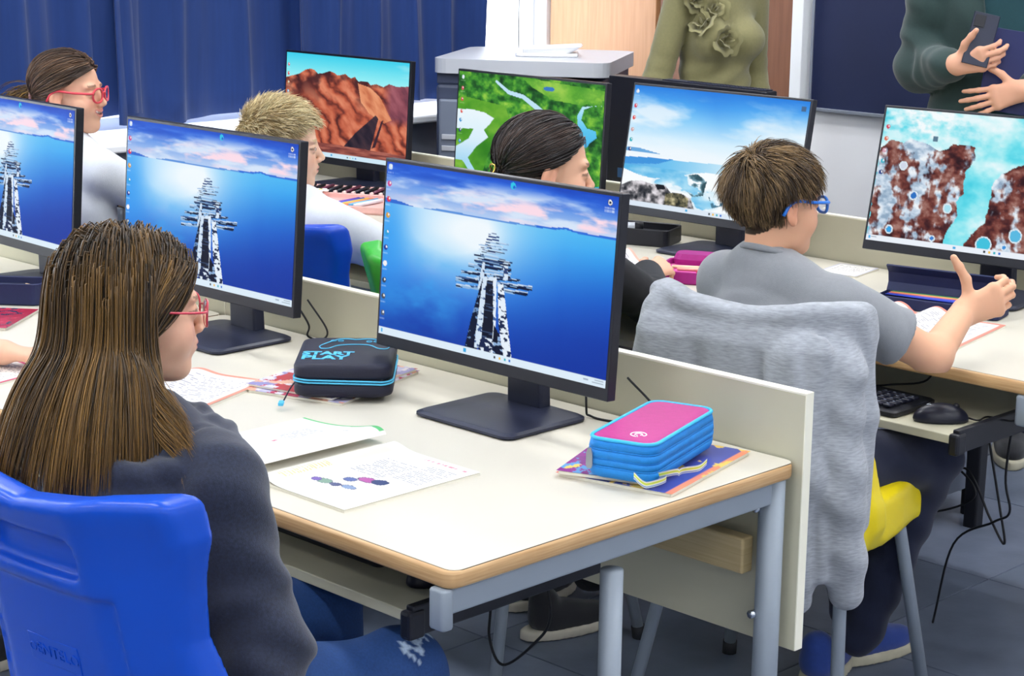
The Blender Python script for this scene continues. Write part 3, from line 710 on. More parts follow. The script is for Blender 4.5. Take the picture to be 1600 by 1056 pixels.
BACKM = loft([[(x, .020, z-.01) for x, z in rrect(.46, .25, .03)], [(x, .040, z-.015) for x, z in rrect(.36, .19, .03)]][::-1]); BACKM.materials.append(M_mon)
NECKM = loft([[(x, y, z) for x, y in rrect(w, d, .006, 3, 0, cy)] for w, d, cy, z in ((.088, .030, .085, .010), (.086, .028, .082, .12), (.082, .026, .070, .29))]); NECKM.materials.append(M_stand)
BASEM = loft([[(x, y, z) for x, y in rrect(w, d, .022, 5, 0, cy)] for w, d, cy, z in ((.236, .196, .01, 0), (.25, .21, .01, .0035), (.25, .21, .01, .008), (.236, .196, .012, .0115), (.12, .08, .06, .016))]); BASEM.materials.append(M_stand)
NECKLIP = box(-.04, .04, .055, .065, .20, .30, .003)
def monitor(x, y, zc, yaw, tilt, pic, label, ydesk=ZT):
    t = thing('computer_monitor', label, 'monitor', (x, y+.016, ydesk), yaw, 'black desktop monitors')
    c = obj('casing', CASING, None, t, loc=(0, -.016, zc), rot=(-tilt, 0, 0))
    s = obj('screen', SCREENS[pic], None, c, loc=(0, -.0012, 0))
    obj('back_cover', BACKM, None, c)
    obj('neck', NECKM, None, t); obj('base', BASEM, None, t)
    return t
monitor(-.539, .604, .280, .0, .073, 'pier', 'large black monitor on the near desk showing the wooden pier, right of the open book')
monitor(-1.400, .617, .283, .008, .073, 'pier', 'black monitor with the pier wallpaper just right of the long-haired girl')
monitor(-2.184, .624, .284, -.046, .073, 'pier', 'black monitor with the pier wallpaper cut by the left photo edge')
monitor(-2.895, 2.266, .257, .034, .063, 'red', 'black monitor showing red desert mountains beside the blond boy')
monitor(-2.001, 2.191, .261, .003, .059, 'river', 'black monitor showing a green river landscape behind the dark-haired girl')
monitor(-1.335, 2.205, .270, .018, .18, 'sky', 'black monitor showing blue sky, clouds and rocks, in front of the boy in grey')
monitor(-.522, 2.227, .277, .103, .228, 'rock', 'black monitor showing turquoise water and brown rocks at the right edge')
# the monitor seen from behind on the teacher's desk
t = thing('computer_monitor', 'black monitor on the teacher desk turned towards the room with vents along its top', 'monitor', (-1.86, 2.74, .729), math.radians(-4), 'black desktop monitors')
obj('casing', box(-.325, .325, -.02, .03, .03, .40, .004), M_mon, t)
obj('top_vent_strip', box(-.10, .315, -.012, .022, .4005, .404, .001), M_stand, t)
bm = bmesh.new()
for k in range(26): bm_box(bm, .0+.012*k-.0, .005+.012*k, -.006, .016, .4035, .4055)
o = obj('vent_ribs', bm, M_stand, t); o['kind'] = 'stuff'
obj('label_sticker', box(-.275, -.252, -.0212, -.0198, .085, .115), mat('blue_sticker', '24507c', .5), t)
obj('label_sticker', box(-.30, -.27, -.0212, -.0198, .045, .075), mat('dark_sticker', '20222c', .5), t)
obj('base', slab(.26, .2, 0, .012, .02, cy=.03), M_stand, t); obj('neck', box(-.04, .04, .03, .055, .01, .2, .004), M_stand, t)
# ================================================================ THINGS ON THE DESKS
def ptcol_mat(name, rough=.5, **k): return mat(name, (1, 1, 1), rough, attr='Col', **k)
M_print = ptcol_mat('printed_paper', .45); M_cover = ptcol_mat('glossy_printed_cover', .25)
M_paper = mat('paper_white', 'f4f3ee', .7); M_pageedge = mat('page_edges', 'e6e2d2', .8, noise=.15, nscale=3, stretch=(1, 1, 400))
def print_sheet(w, d, fn, nu, nv, zfun=None):
    """flat sheet with printed colours, origin at its centre; fn(U,V)->sRGB picture"""
    U, V = grid(nu, nv); I = np.clip(fn(U, V), 0, 1); lin = np.where(I <= .04045, I/12.92, ((I+.055)/1.055)**2.4)
    x = (U-.5)*w; y = (.5-V)*d; z = np.zeros_like(x) if zfun is None else zfun(U, V)
    P = np.stack([x, y, z], -1).reshape(-1, 3); a = (np.arange(nv-1)[:, None]*nu+np.arange(nu-1)[None]).ravel(); F = np.stack([a, a+nu, a+nu+1, a+1], 1)
    return mesh_from(P, F, 'sheet', True, lin.reshape(-1, 3))
def fill(U, h): return np.ones((*U.shape, 3), np.float32)*C(h)
def pic_collage(seed, cols):
    def f(U, V):
        n = fbm(U*4, V*4, seed); m = fbm(U*3+5, V*3, seed+3); I = fill(U, cols[0]); k = len(cols)
        for i in range(1, k): I[(np.sin(n*17+i*2)+np.sin(m*13+i)) > .75] = C(cols[i])
        return I
    return f
def magazine(loc, rz, w, d, h, picf, label, cat='magazine', group=None, spread=.0):
    t = thing('magazine', label, cat, loc, rz, group)
    obj('pages', slab(w-.004, d-.004, 0, h, .004, .0006, 2), M_pageedge, t)
    me = print_sheet(w, d, picf, 60, 80); me.materials.append(M_cover); obj('cover', me, None, t, loc=(0, 0, h+.0006))
    return t
def patch(seed):
    def f(U, V):
        I = fill(U, 'c0356a'); gx = np.floor(U*3+.2).astype(int); gy = np.floor(V*5).astype(int); k = (gx*3+gy*5) % 5
        for i, c in enumerate(('e2786a', '4a55a8', 'c9456a', '3a4a9c', 'f0906a')): I[k == i] = C(c)
        n = fbm(U*7, V*7, seed); I[(n > .62)] = C('f0c860'); return I
    return f
# --- pink and blue pencil case on two workbooks
ang = math.radians(107-90)
magazine((-.150, .610, ZT), math.radians(13), .215, .295, .006, patch(81), 'colourful patchwork workbook under the pink and blue pencil case')
magazine((-.178, .575, ZT+.0072), math.radians(22), .17, .235, .006, pic_collage(82, ('7a2a7c', '8a3088', '5a9ad0', 'e8c860')), 'smaller purple workbook lying right under the pink and blue pencil case')
M_cyan = mat('cyan_fabric', '1583d6', .6, noise=.1, nscale=90, bump=.3, bscale=500); M_mag = mat('magenta_fabric', 'b0307f', .6, noise=.08, nscale=120, bump=.25, bscale=700)
M_cyanl = mat('light_cyan_piping', '35b4ea', .5); M_pt = mat('white_print', 'f6f4f6', .5)
t = thing('pencil_case', 'zipped pencil case with magenta lid and bright blue sides on the near desk', 'pencil case', (-.140, .590, ZT+.0145), ang, 'pencil cases')
rings = []
for z, o in ((0, .010), (.003, .004), (.010, .001), (.018, .0), (.0195, .003), (.021, .003), (.0225, 0), (.031, -.001), (.0325, .002), (.034, .002), (.0355, -.001), (.046, 0), (.0475, .003), (.049, .003), (.0505, 0), (.060, .002), (.066, .006)):
    rings.append([(x, y, z) for x, y in rrect(.124-2*o, .272-2*o, .026-o*.5, 6)])
obj('body', loft(rings, True), M_cyan, t)
obj('lid', loft([[(x, y, z) for x, y in rrect(w, d, .022, 6)] for w, d, z in ((.112, .26, .0655), (.106, .254, .0675), (.09, .238, .0685), (.05, .2, .069))], True), M_mag, t)
obj('piping', tube([(x, y, .0655) for x, y in rrect(.116, .264, .023, 6)], .0032, 6, True), M_cyanl, t)
for z in (.0200, .0335, .0485): obj('zip', tube([(x, y, z) for x, y in rrect(.1215, .2695, .025, 6)], .0016, 5, True), MATS['cyan_fabric'], t)
zp = obj('zip_pull', loft([[(x, y, z) for x, y in rrect(w, .003, .001, 2, -.05, -.139)] for w, z in ((.006, .050), (.011, .040), (.012, .022), (.008, .016))]), M_rail, t, rot=(0, 0, 0))
pts = [(.013*math.cos(a), .013*math.sin(a), 0) for a in [math.radians(d) for d in range(40, 330, 15)]]
pts2 = [(.006*math.cos(a), .006*math.sin(a), 0) for a in [math.radians(d) for d in range(20, 300, 25)]]
lg = obj('emblem', join_meshes([tube(pts, .0011, 5), tube([pts[-1], (.015, -.003, 0), (.004, -.003, 0)], .0011, 5), tube(pts2, .0011, 5), tube([(.003, .005, 0), (.010, .008, 0)], .001, 5)]), M_pt, t, loc=(.014, -.090, .0690), rot=(0, 0, math.radians(-62)))
# striped ribbon strap
M_rib = ptcol_mat('striped_ribbon', .6)
cl = spline([(.050, -.075, .010), (.070, -.105, .006), (.056, -.150, .008), (.035, -.150, .020), (.030, -.130, .012), (.050, -.118, .012), (.078, -.085, .016), (.074, -.05, .004), (.092, -.02, .006), (.090, .02, .003)], 8)
vs, fs, cs = [], [], []
strp = ['f4f6f0', '2f7fc8', 'f4f6f0', 'd4e24a', 'd4e24a', 'f4f6f0', '2f7fc8']
for i, p in enumerate(cl):
    for k in range(7): vs.append((p[0]+.0005*k, p[1]-.001*k, max(p[2]-.007, .0008)+.0022*k)); cs.append(hexc(strp[k]))
for i in range(len(cl)-1):
    for k in range(6): a = i*7+k; fs.append((a, a+1, a+8, a+7))
me = mesh_from(vs, fs, cols=np.array(cs)); me.materials.append(M_rib); obj('ribbon', me, None, t)
# --- open book
t = thing('open_book', 'open textbook with white pages lying flat in front of the near monitor', 'book', (-.540, .208, ZT))
def zr(U, V): return .0055+.010*np.exp(-((U-.10)/.13)**2)*np.clip(U*12, 0, 1)*.9
def page_r(U, V):
    I = fill(U, 'efede6')
    ln = ((V*46) % 1 < .34) & (fbm(U*60, np.floor(V*46)*1.7, 5, 2) > .30)
    m = ln & (U > .30) & (U < .62) & (V > .18) & (V < .50); I[m] = C('7c7c88')
    m = ln & (U > .66) & (U < .93) & (V > .10) & (V < .44); I[m] = C('7c7c88')
    m = (np.abs(V-.055) < .012) & (U > .5) & (U < .95) & (fbm(U*50, V*3, 9, 2) > .42); I[m] = C('d88a98')
    m = ln & (U > .1) & (U < .2) & (V > .55) & (V < .9); I[m] = C('e0b870')
    m = (U > .13) & (U < .215) & (V > .10) & (V < .92); I[m] = I[m]*C('fdf3dc')
    for cu, cv, ru, rv, c in ((.50, .62, .055, .035, '5a6aa0'), (.60, .56, .09, .04, 'b05a9c'), (.70, .54, .07, .045, '39456f'), (.40, .74, .07, .04, '7a9a86'), (.52, .74, .05, .03, '4a5078'), (.63, .72, .07, .03, '8095b8'), (.33, .75, .04, .03, '6a4fa0')):
        d = ((U-cu)/ru)**2+((V-cv)/rv)**2+.5*(fbm(U*40, V*40, 3, 3)-.5); I[d < 1] = C(c); I[(d > .75) & (d < 1)] = C('3a3a5a')
    return I
def page_l(U, V):
    I = fill(U, 'efede8')
    ln = ((V*44) % 1 < .34) & (fbm(U*60, np.floor(V*44)*1.7, 15, 2) > .32)
    m = ln & (U > .30) & (U < .55) & (V > .18) & (V < .42); I[m] = C('80808c')
    m = ln & (U > .70) & (U < .80) & (V > .06) & (V < .16); I[m] = C('80808c')
    for u, v in ((.30, .70), (.44, .50)): I[(np.abs(U-u) < .018) & (np.abs(V-v) < .018)] = C('d04a66')
    d = np.abs(np.hypot(U-.30, V-.52)-.16); I[(d < .005) & (V > .5) & (U > .2)] = C('9ab0c8')
    I[(V < .022+.03*np.clip(U-.5, 0, 1))] = C('59b46c'); I[(U > .97)] = C('f3e9e4'); return I
def zl(U, V): return .008+.034*np.clip(U, 0, 1)**2.2*np.sqrt(np.clip(1.0-((U-.82)/.20).clip(0, 1)**2, 0.02, 1))+.0002*(1-U)
obj('page_block', loft([[(x, y, z) for x, y in ((0, -.146), (.232-o, -.146), (.232-o, .146), (0, .146))] for z, o in ((0, 0), (.0045, .0015))]), M_pageedge, t)
obj('page_block', loft([[(x, y, z) for x, y in ((-.222+o, -.146), (0, -.146), (0, .146), (-.222+o, .146))] for z, o in ((0, 0), (.007, .0015))]), M_pageedge, t)
me = print_sheet(.232, .292, page_r, 110, 130, zr); me.materials.append(M_print); obj('page', me, None, t, loc=(.116, 0, 0))
me = print_sheet(.222, .292, page_l, 100, 120, zl); me.materials.append(M_print); obj('page', me, None, t, loc=(-.111, 0, 0))
# --- black game-pad pencil case on magazines
magazine((-.945, .580, ZT), math.radians(18), .215, .295, .005, pic_collage(91, ('d9d6e6', 'b7b2d6', 'e6a890', '8a86b8', 'e2d6dc', 'b8385c')), 'pale lilac and orange magazine under the black game-pad pencil case')
magazine((-.955, .585, ZT+.0062), math.radians(13), .205, .285, .004, pic_collage(95, ('dcdcec', 'c4bfe0', 'e8b49c', '9a96c4', 'e8dce0', 'c04a50')), 'thin lilac magazine lying directly below the black game-pad pencil case')
M_navyf = mat('black_navy_fabric', '12142a', .6, noise=.1, nscale=90, bump=.2, bscale=600); M_teal = mat('teal_blue_print', '4cb4dc', .5)
t = thing('pencil_case', 'black zipped pencil case with blue game-pad print reading START PLAY', 'pencil case', (-.893, .566, ZT+.0115), math.radians(45.5), 'pencil cases')
def blk(z0, z1, drop): return loft([[(x, y, z0+(z1-z0)*f) for x, y in rrect(.186-2*o, .238-2*o, .030, 6)] for f, o in ((0, .008), (.12, .002), (.3, 0), (.75, 0), (.93, .003), (1, .011))], True)
obj('lower_shell', blk(0, .029, 0), M_navyf, t); obj('upper_shell', blk(.033, .064, 0), M_navyf, t)
obj('zip_band', loft([[(x, y, z) for x, y in rrect(.178, .230, .028, 6)] for z in (.026, .036)]), M_black, t)
for z in (.0285, .0335): obj('zip_piping', tube([(x, y, z+.002*math.sin(x*60)) for x, y in rrect(.187, .239, .030, 6)], .0017, 6, True), M_teal, t)
zp = obj('zip_cord', tube(spline([(-.09, -.11, .028), (-.098, -.128, .018), (-.106, -.150, .004)], 5), .0015, 6), M_navyf, t)
obj('zip_tab', slab(.010, .022, -.002, .004, .003, .001, 3, -.110, -.160), M_teal, t)
gp = [(-.062, -.050), (-.066, -.028), (-.05, .006), (-.034, .030), (-.015, .034), (0, .028), (.018, .034), (.036, .032), (.056, .010), (.068, -.022), (.064, -.048), (.048, -.046), (.030, -.020), (0, -.014), (-.030, -.022), (-.048, -.048)]
gp = [(x, y, .0648) for x, y in gp]
obj('game_pad_print', tube(spline(gp+[gp[0]], 5), .0012, 4), M_teal, t, loc=(.012, .062, 0))
for x, y in ((-.024, .080), (.046, .075)):
    for dx in (-.007, .007): obj('game_pad_button', tube([(x+dx+.0055*math.cos(a), y+.0055*math.sin(a)+.002*dx, .0648) for a in [k*PI/5 for k in range(10)]], .0008, 4, True), M_teal, t)
for s_, y, sz in (('START', -.012, .036), ('PLAY', -.046, .042)):
    me = text_mesh(s_, sz, .0004, 'LEFT', .92, .0014); me.materials.append(M_teal); obj('lettering', me, None, t, loc=(-.082, y-.014, .0645))
# --- left part of the near row
M_navyc = mat('navy_case_fabric', '17204a', .6, noise=.08, nscale=90)
def open_case(loc, rz, w, d, h, m, label, inner, pens, group='pencil cases', lid=None):
    t = thing('pencil_case', label, 'pencil case', loc, rz, group)
    obj('body', loft([[(x, y, z) for x, y in rrect(w-2*o, d-2*o, .02, 4)] for z, o in ((0, .004), (.004, 0), (h, 0), (h+.002, .002), (h, .005), (h*.55, .006))]), m, t)
    obj('lining', slab(w-.012, d-.012, h*.4, h*.62, .016, .001, 3), inner, t)
    if lid: obj('flap', lid, m, t)
    for i, (x, y, a, c, L) in enumerate(pens):
        pm = mat('pen_'+c, c, .4); p = obj('pen', tube([(-L/2, 0, 0), (L*.38, 0, 0)], .0042, 8), pm, t, loc=(x, y, h*.62+.0045), rot=(0, 0, a))
        obj('tip', tube([(L*.38, 0, 0), (L/2, 0, 0)], .0042, 8, rads=[.0042, .0008]), mat('pen_tip_wood', 'e0bf90', .6), p)
    return t
M_greyl = mat('grey_lining', '9a9ca6', .8)
open_case((-2.055, .505, ZT), math.radians(40), .22, .09, .05, M_navyc, 'open navy pencil case with an orange pencil at the left photo edge', M_greyl,
          [(0, .02, .1, '1c1e28', .14), (.02, -.006, .05, 'e89a28', .15), (-.02, -.026, .0, 'd86a90', .12)])
magazine((-1.915, .365, ZT), math.radians(38), .21, .20, .006, pic_collage(101, ('b82a44', 'c43a50', '3a3050', 'a0243c')), 'red covered workbook below the navy pencil case at the left edge')
def pagew(tint, seed):
    def f(U, V):
        I = fill(U, 'eeeae4'); ln = ((V*30) % 1 < .35) & (fbm(U*40, np.floor(V*30)*1.7, seed, 2) > .4) & (U > .12) & (U < .88) & (V > .12) & (V < .8); I[ln] = C('8c8894')
        e = (U < .05) | (U > .95) | (V < .035) | (V > .965); I[e] = C(tint); return I
    return f
def workbook(loc, rz, w, d, tint, seed, label, curl=0.0, both=True):
    t = thing('workbook', label, 'book', loc, rz, 'open workbooks')
    for s in ((-1, 1) if both else (1,)):
        obj('page_block', box(min(0, s*w/2), max(0, s*w/2), -d/2, d/2, 0, .004), M_pageedge, t)
        zf = (lambda U, V, s=s: .0048+curl*np.exp(-(((U if s > 0 else 1-U)-.22)/.16)**2)*np.clip((U if s > 0 else 1-U)*9, 0, 1))
        me = print_sheet(w/2, d, pagew(tint, seed+s), 50, 60, zf); me.materials.append(M_print); obj('page', me, None, t, loc=(s*w/4, 0, 0))
    return t
workbook((-1.17, .285, ZT), math.radians(20), .40, .28, 'e8907a', 111, 'open workbook with orange page borders behind the long hair of the front girl', .008)
workbook((-1.50, .11, ZT), math.radians(12), .26, .19, 'd8406a', 113, 'sheet with pink print at the left photo edge under a bare arm', .003)
# --- second row
M_magd = mat('magenta_case_cloth', 'a01c7c', .55, noise=.1, nscale=60); M_maglin = mat('magenta_lining', 'd0509a', .7, noise=.1, nscale=30)
t = open_case((-1.60, 2.225, ZT), math.radians(20), .22, .13, .045, M_black, 'black open pencil case with a glue stick in front of the sky screen', mat('black_lining', '1a1c24', .8), [(.03, -.03, .3, 'c8ccd4', .10)])
g = thing('glue_stick', 'white and blue glue stick lying in the black pencil case', 'glue stick', (-1.61, 2.175, ZT+.0465), math.radians(40))
obj('tube', tube([(-.05, 0, 0), (.032, 0, 0)], .0125, 14), mat('glue_white', 'e8eef6', .35), g); obj('band', tube([(-.03, 0, 0), (.012, 0, 0)], .0128, 14), mat('glue_blue', '2a6ac8', .35), g); obj('cap', tube([(.032, 0, 0), (.055, 0, 0)], .0129, 14), M_black, g)
t = open_case((-1.125, 1.945, ZT), math.radians(25), .24, .19, .03, M_magd, 'magenta pencil case lying open beside the boy in grey', M_maglin,
              [(-.04, .02, .15, 'f0d4b0', .11), (-.02, -.005, .1, 'f0b8a0', .11), (.04, .035, .2, 'f07828', .10), (.05, .02, .25, 'f0a030', .09), (.02, -.03, .1, 'd84a60', .08)],
              lid=loft([[(x, y+.10, .012+z) for x, y in rrect(.22-2*o, .07-2*o, .02, 4)] for z, o in ((0, .003), (.02, 0), (.034, .006))]))
workbook((-1.42, 1.825, ZT), math.radians(8), .34, .27, 'f0b8a4', 121, 'open workbook with an orange border under the hand of the dark-haired girl', .035)
workbook((-.985, 1.70, ZT), math.radians(14), .22, .19, 'f0b8a4', 123, 'white sheet with orange edge between the magenta case and the boy in grey', .0, False)
# big pink pencil case in front of the red mountain screen
M_rose = mat('rose_pink_cloth', 'e6b4ac', .6, noise=.1, nscale=40); M_rosel = mat('rose_lining', 'f0d0c8', .7)
t = thing('pencil_case', 'large rose pink pencil case opened flat below the red mountain screen', 'pencil case', (-2.60, 1.985, ZT), math.radians(28), 'pencil cases')
obj('tray', loft([[(x, y, z) for x, y in rrect(.42-2*o, .20-2*o, .03, 5)] for z, o in ((0, .004), (.006, 0), (.022, 0), (.024, .006), (.014, .012))]), M_rose, t)
obj('lid', loft([[(x, y+.17, z) for x, y in rrect(.42-2*o, .16-2*o, .03, 5)] for z, o in ((0, .004), (.006, 0), (.028, 0), (.03, .006), (.022, .012))]), M_rose, t)
obj('pen_board', slab(.38, .12, .020, .026, .01, .001, 3, 0, .17), M_black, t)
for k in range(12):
    p = obj('pen', tube([(-.17+.03*k, .11, .030), (-.165+.03*k, .225, .032)], .0055, 8), mat('pen_dark_%d' % (k % 3), ('2a2c38', '1a1c26', '6a3048')[k % 3], .35), t); obj('pen_end', tube([(-.17+.03*k, .11, .030), (-.1705+.03*k, .10, .030)], .0058, 8), M_rosel, p)
obj('sheet', box(-.10, .02, -.07, .02, .014, .018), M_paper, t)
for k, c in enumerate(('6a3ab0', '3a60c8', 'f0c040', 'f09060', '60b0d8', 'e8e8f0')): obj('marker', tube([(.01+.015*k, -.08, .022), (.05+.015*k, .05, .022)], .006, 8), mat('marker_'+c, c, .4), t)
f = obj('flower_charm', tube([(.0, .0, .0), (0, 0, .006)], .007, 8), mat('charm_yellow', 'f0e070', .5), t, loc=(-.09, .085, .034))
for k in range(5): obj('petal', slab(.020, .016, 0, .005, .007, .001, 3), M_paper, f, loc=(.016*math.cos(k*1.257), .016*math.sin(k*1.257), 0), rot=(0, 0, k*1.257))
obj('bead', tube([(0, 0, 0), (0, 0, .012)], .008, 8), mat('pink_bead', 'e04a90', .4), t, loc=(-.17, -.10, .0))
# navy case, papers and workbook before the boy in grey
t = thing('pencil_case', 'navy pencil case with its flap up and pencils inside below the rock screen', 'pencil case', (-.515, 2.055, ZT), math.radians(12), 'pencil cases')
obj('body', loft([[(x, y, z) for x, y in rrect(.30-2*o, .085-2*o, .012, 4)] for z, o in ((0, .004), (.004, 0), (.026, 0), (.028, .004), (.02, .006))]), M_navyc, t)
obj('lining', slab(.285, .07, .012, .02, .01, .001, 3), M_black, t)
V_ = [(x, y, z) for x in (-.15, .15) for y, z in ((.040, .024), (.052, .046), (.046, .072), (.030, .090), (.024, .088), (.040, .070), (.044, .046), (.034, .026))]
obj('flap', loft([V_[:8], V_[8:]]), M_navyc, t)
for k, c in enumerate(('2a8a50', 'e8a860', 'd86a60', '3a4ac8', '2a40b8')): obj('pen', tube([(-.13, .022-.011*k, .0285), (.11, .020-.011*k, .0285)], .0042, 8, rads=[.001, .0042]), mat('pencil_'+c, c, .4), t)
obj('zip_pull', tube([(.13, -.044, .03), (.135, -.05, .012)], .004, 6), M_chrome, t)
workbook((-.50, 1.835, ZT), math.radians(10), .42, .285, 'ea8a78', 131, 'open workbook with red page borders in front of the navy pencil case', .022)
workbook((-1.0, 2.285, ZT), math.radians(10), .22, .14, 'c8c8d8', 133, 'loose white worksheets behind the neck of the boy in grey', .0, False)
# --- keyboards and mice on the trays
KEYS = bmesh.new()
for r in range(5):
    for k in range(18):
        if 13 <= k < 14 and r < 5: continue
        bm_box(KEYS, -.205+.0225*k, -.205+.0225*k+.0185, -.058+.0215*r, -.058+.0215*r+.0175, .016, .0225, .0015, 1)
KEYM = bpy.data.meshes.new('keys'); KEYS.to_mesh(KEYM); KEYS.free(); KEYM.materials.append(mat('key_black', '1a1d2e', .4))
KBM = loft([[(x, y, z+y*.03) for x, y in rrect(.44-2*o, .15-2*o, .012, 4)] for z, o in ((0.003, .002), (.006, 0), (.013, 0), (.016, .004))]); KBM.materials.append(M_black)
LEG = bmesh.new()
for r in range(5):
    for k in range(0, 18, 1):
        if k != 13: bm_box(LEG, -.202+.0225*k, -.196+.0225*k, -.050+.0215*r, -.047+.0215*r, .0222, .0228)
LEGM = bpy.data.meshes.new('legend'); LEG.to_mesh(LEGM); LEG.free(); LEGM.materials.append(mat('key_legend', 'a9b2c6', .5))
def mouse_sdf(P):
    d = ell(P, (0, 0, .004), (.031, .057, .034)); d = smax(d, -P[:, 2], .004)
    return smax(d, cap(P, (0, .06, .04), (0, .01, .043), .002, .002)*-1, .002)
V, Q = surf(mouse_sdf, (-.05, -.075, -.01), (.05, .075, .05), .0035); MOUSEM = mesh_from(V, Q); MOUSEM.materials.append(mat('mouse_black', '171a2a', .35))
M_cable = mat('black_cable', '101218', .5)
def keyboard(loc, rz, label):
    t = thing('keyboard', label, 'keyboard', loc, rz, 'black keyboards on the trays'); obj('body', KBM, None, t)
    o = obj('keys', KEYM, None, t); o['kind'] = 'stuff'; o = obj('key_legends', LEGM, None, t); o['kind'] = 'stuff'
    obj('cable', tube(spline([(.05, .075, .012), (.07, .12, .012), (.12, .17, .02), (.13, .20, .05)], 6), .0022, 6), M_cable, t); return t
def mouse(loc, rz, label):
    t = thing('computer_mouse', label, 'mouse', loc, rz, 'black computer mice'); obj('shell', MOUSEM, None, t)
    obj('scroll_wheel', tube([(-.003, .03, .031), (.003, .03, .031)], .007, 10), M_black, t)
    obj('emblem', tube([(-.006, -.022, .0358), (0, -.030, .0345), (.006, -.022, .0358)], .0007, 4), mat('silver_print', 'c4ccd8', .3, .5), t)
    obj('cable', tube(spline([(0, .055, .008), (.01, .075, .006), (-.02, .10, .006), (.03, .14, .012), (.03, .19, .03)], 6), .002, 6), M_cable, t); return t
TZ = .6352
keyboard((-.475, 1.572, TZ), math.radians(-2), 'black keyboard on the pulled-out tray beside the draped hoodie')
mouse((-.185, 1.548, TZ), math.radians(-48), 'black mouse on the pulled-out tray at the right edge')
keyboard((-.52, .20, TZ), 0, 'black keyboard in the shade under the near desk top')
mouse((-.20, .16, TZ), math.radians(-10), 'black mouse in the shade under the corner of the near desk')
# --- cables
def cable(pts, label, r=.0028):
    o = obj('cable', tube(spline(pts, 8), r, 6), M_cable); tag(o, label, 'cable', 'black cables'); return o
cable([(-.53, .62, .61), (-.548, .62, .38), (-.55, .62, .31), (-.515, .62, .27), (-.44, .62, .33), (-.395, .62, .40), (-.42, .62, .52), (-.43, .62, .61)], 'black cable hanging in a loop under the near desk')
cable([(-.43, .742, ZT+.20), (-.435, .748, ZT+.03), (-.425, .752, ZT+.004), (-.36, .758, ZT+.004), (-.33, .764, ZT+.004), (-.29, .775, ZT+.012), (-.30, .782, ZT+.04), (-.36, .775, ZT+.085)], 'thin black cable looping behind the stand of the near monitor', .0022)
cable([(-1.30, .775, ZT+.07), (-1.275, .785, ZT+.03), (-1.285, .79, ZT+.004), (-1.24, .79, ZT+.003), (-1.215, .785, ZT+.03), (-1.26, .77, ZT+.09)], 'short cable loop behind the second pier monitor', .0022)
cable([(-.53, 2.0, .60), (-.54, 2.0, .43), (-.52, 2.0, .38), (-.42, 2.0, .395), (-.36, 2.0, .34), (-.45, 2.0, .28), (-.62, 2.02, .235), (-.75, 2.05, .27)], 'black cable dangling below the pulled-out tray')
cable([(-.42, 1.9, .60), (-.47, 1.9, .45), (-.52, 1.9, .36), (-.42, 1.9, .37), (-.33, 1.9, .43), (-.26, 1.9, .33), (-.22, 1.9, .28), (-.24, 1.9, .37), (-.30, 1.9, .60)], 'black cable drooping in a wide curl below the right tray')
cable([(-.19, 1.85, .60), (-.20, 1.85, .45), (-.19, 1.86, .37), (-.24, 1.88, .33), (-.36, 1.92, .24), (-.45, 2.0, .003)], 'black cable hanging at the right photo edge')
# ================================================================ PEOPLE
EC, ER = A3((0, -.012, .035)), A3((.0735, .0935, .080))          # cranium
def head_sdf(P, o):
    d = ell(P, EC, ER)
    d = smin(d, ell(P, (0, .030, -.028), (.057, .056, .078)), .03)
    d = smin(d, ell(P, (0, .026, -.070), (.046, .052, .038)), .025)        # jaw
    d = smin(d, ell(P, (0, .066, -.094), (.021, .019, .017)), .024)        # chin
    for s in (-1, 1):
        d = smin(d, ell(P, (s*.036, .052, -.036), (.025, .027, .028)), .02)  # cheek
        d = smin(d, ell(P, (s*.030, .074, .021), (.021, .012, .008)), .014)  # brow
        d = smax(d, -ell(P, (s*.031, .099, .001), (.019, .014, .012)), .014) # socket
        d = smin(d, ell(P, (s*.031, .0735, -.001), (.0155, .0145, .0125)), .004)
        d = smax(d, -ell(P, (s*.031, .0905, -.001), (.0118, .0100, .0048)), .002)
    d = smin(d, cap(P, (0, .080, .012), (0, .1015, -.0245), .0062, .0080), .012)
    d = smin(d, ell(P, (0, .1025, -.0270), (.0085, .0078, .0072)), .006)
    for s in (-1, 1): d = smin(d, ell(P, (s*.0098, .0955, -.0325), (.0065, .0075, .006)), .005)
    d = smin(d, ell(P, (0, .083, -.055), (.023, .012, .016)), .012)          # muzzle
    op = o.get('smile', 0); Pm = np.stack([P[:, 0], P[:, 1]+op*8*P[:, 0]**2, P[:, 2]-op*13*P[:, 0]**2], 1)
    d = smin(d, ell(Pm, (0, .0905, -.0515+op*.001), (.0175+op*.008, .0065, .0042)), .004)
    d = smin(d, ell(Pm, (0, .0885, -.0605-op*.003), (.0150+op*.007, .0068, .0050)), .004)
    if op:
        for s in (-1, 1): d = smin(d, ell(P, (s*.040, .060, -.034), (.019, .019, .016)), .02)
    sl = ell(Pm, (0, .099, -.056), (.020+op*.006, .012, .0016+op*.0018))
    d = smax(d, -sl, .003)
    for s in (-1, 1):                                                       # ears
        R = rotz(s*.35)@rotx(-.15); c = (s*.0745, -.010, -.008)
        e = ell(P, c, (.0075, .018, .029), R)
        e = smin(e, ell(P, (s*.0720, -.004, -.033), (.006, .009, .010)), .008)
        e = smax(e, -ell(P, (s*.0835, -.004, -.004), (.0075, .0105, .018), R), .004)
        d = smin(d, e, .006)
    d = smin(d, chain(P, [(0, -.020, -.055), (0, -.026, -.115), (0, -.024, -.150)], [.045, .039, .042], .02), .02)
    return d
def hairline(y): return np.interp(y, [-.12, -.075, -.045, -.022, -.004, .012, .032, .060, .078, .1], [-.075, -.07, -.055, -.035, .018, .02, .032, .060, .072, .076])
def mkR(az, pitch=0., roll=0.): return rotz(math.radians(az-90))@rotx(math.radians(pitch))@roty(math.radians(roll))
class Head: pass
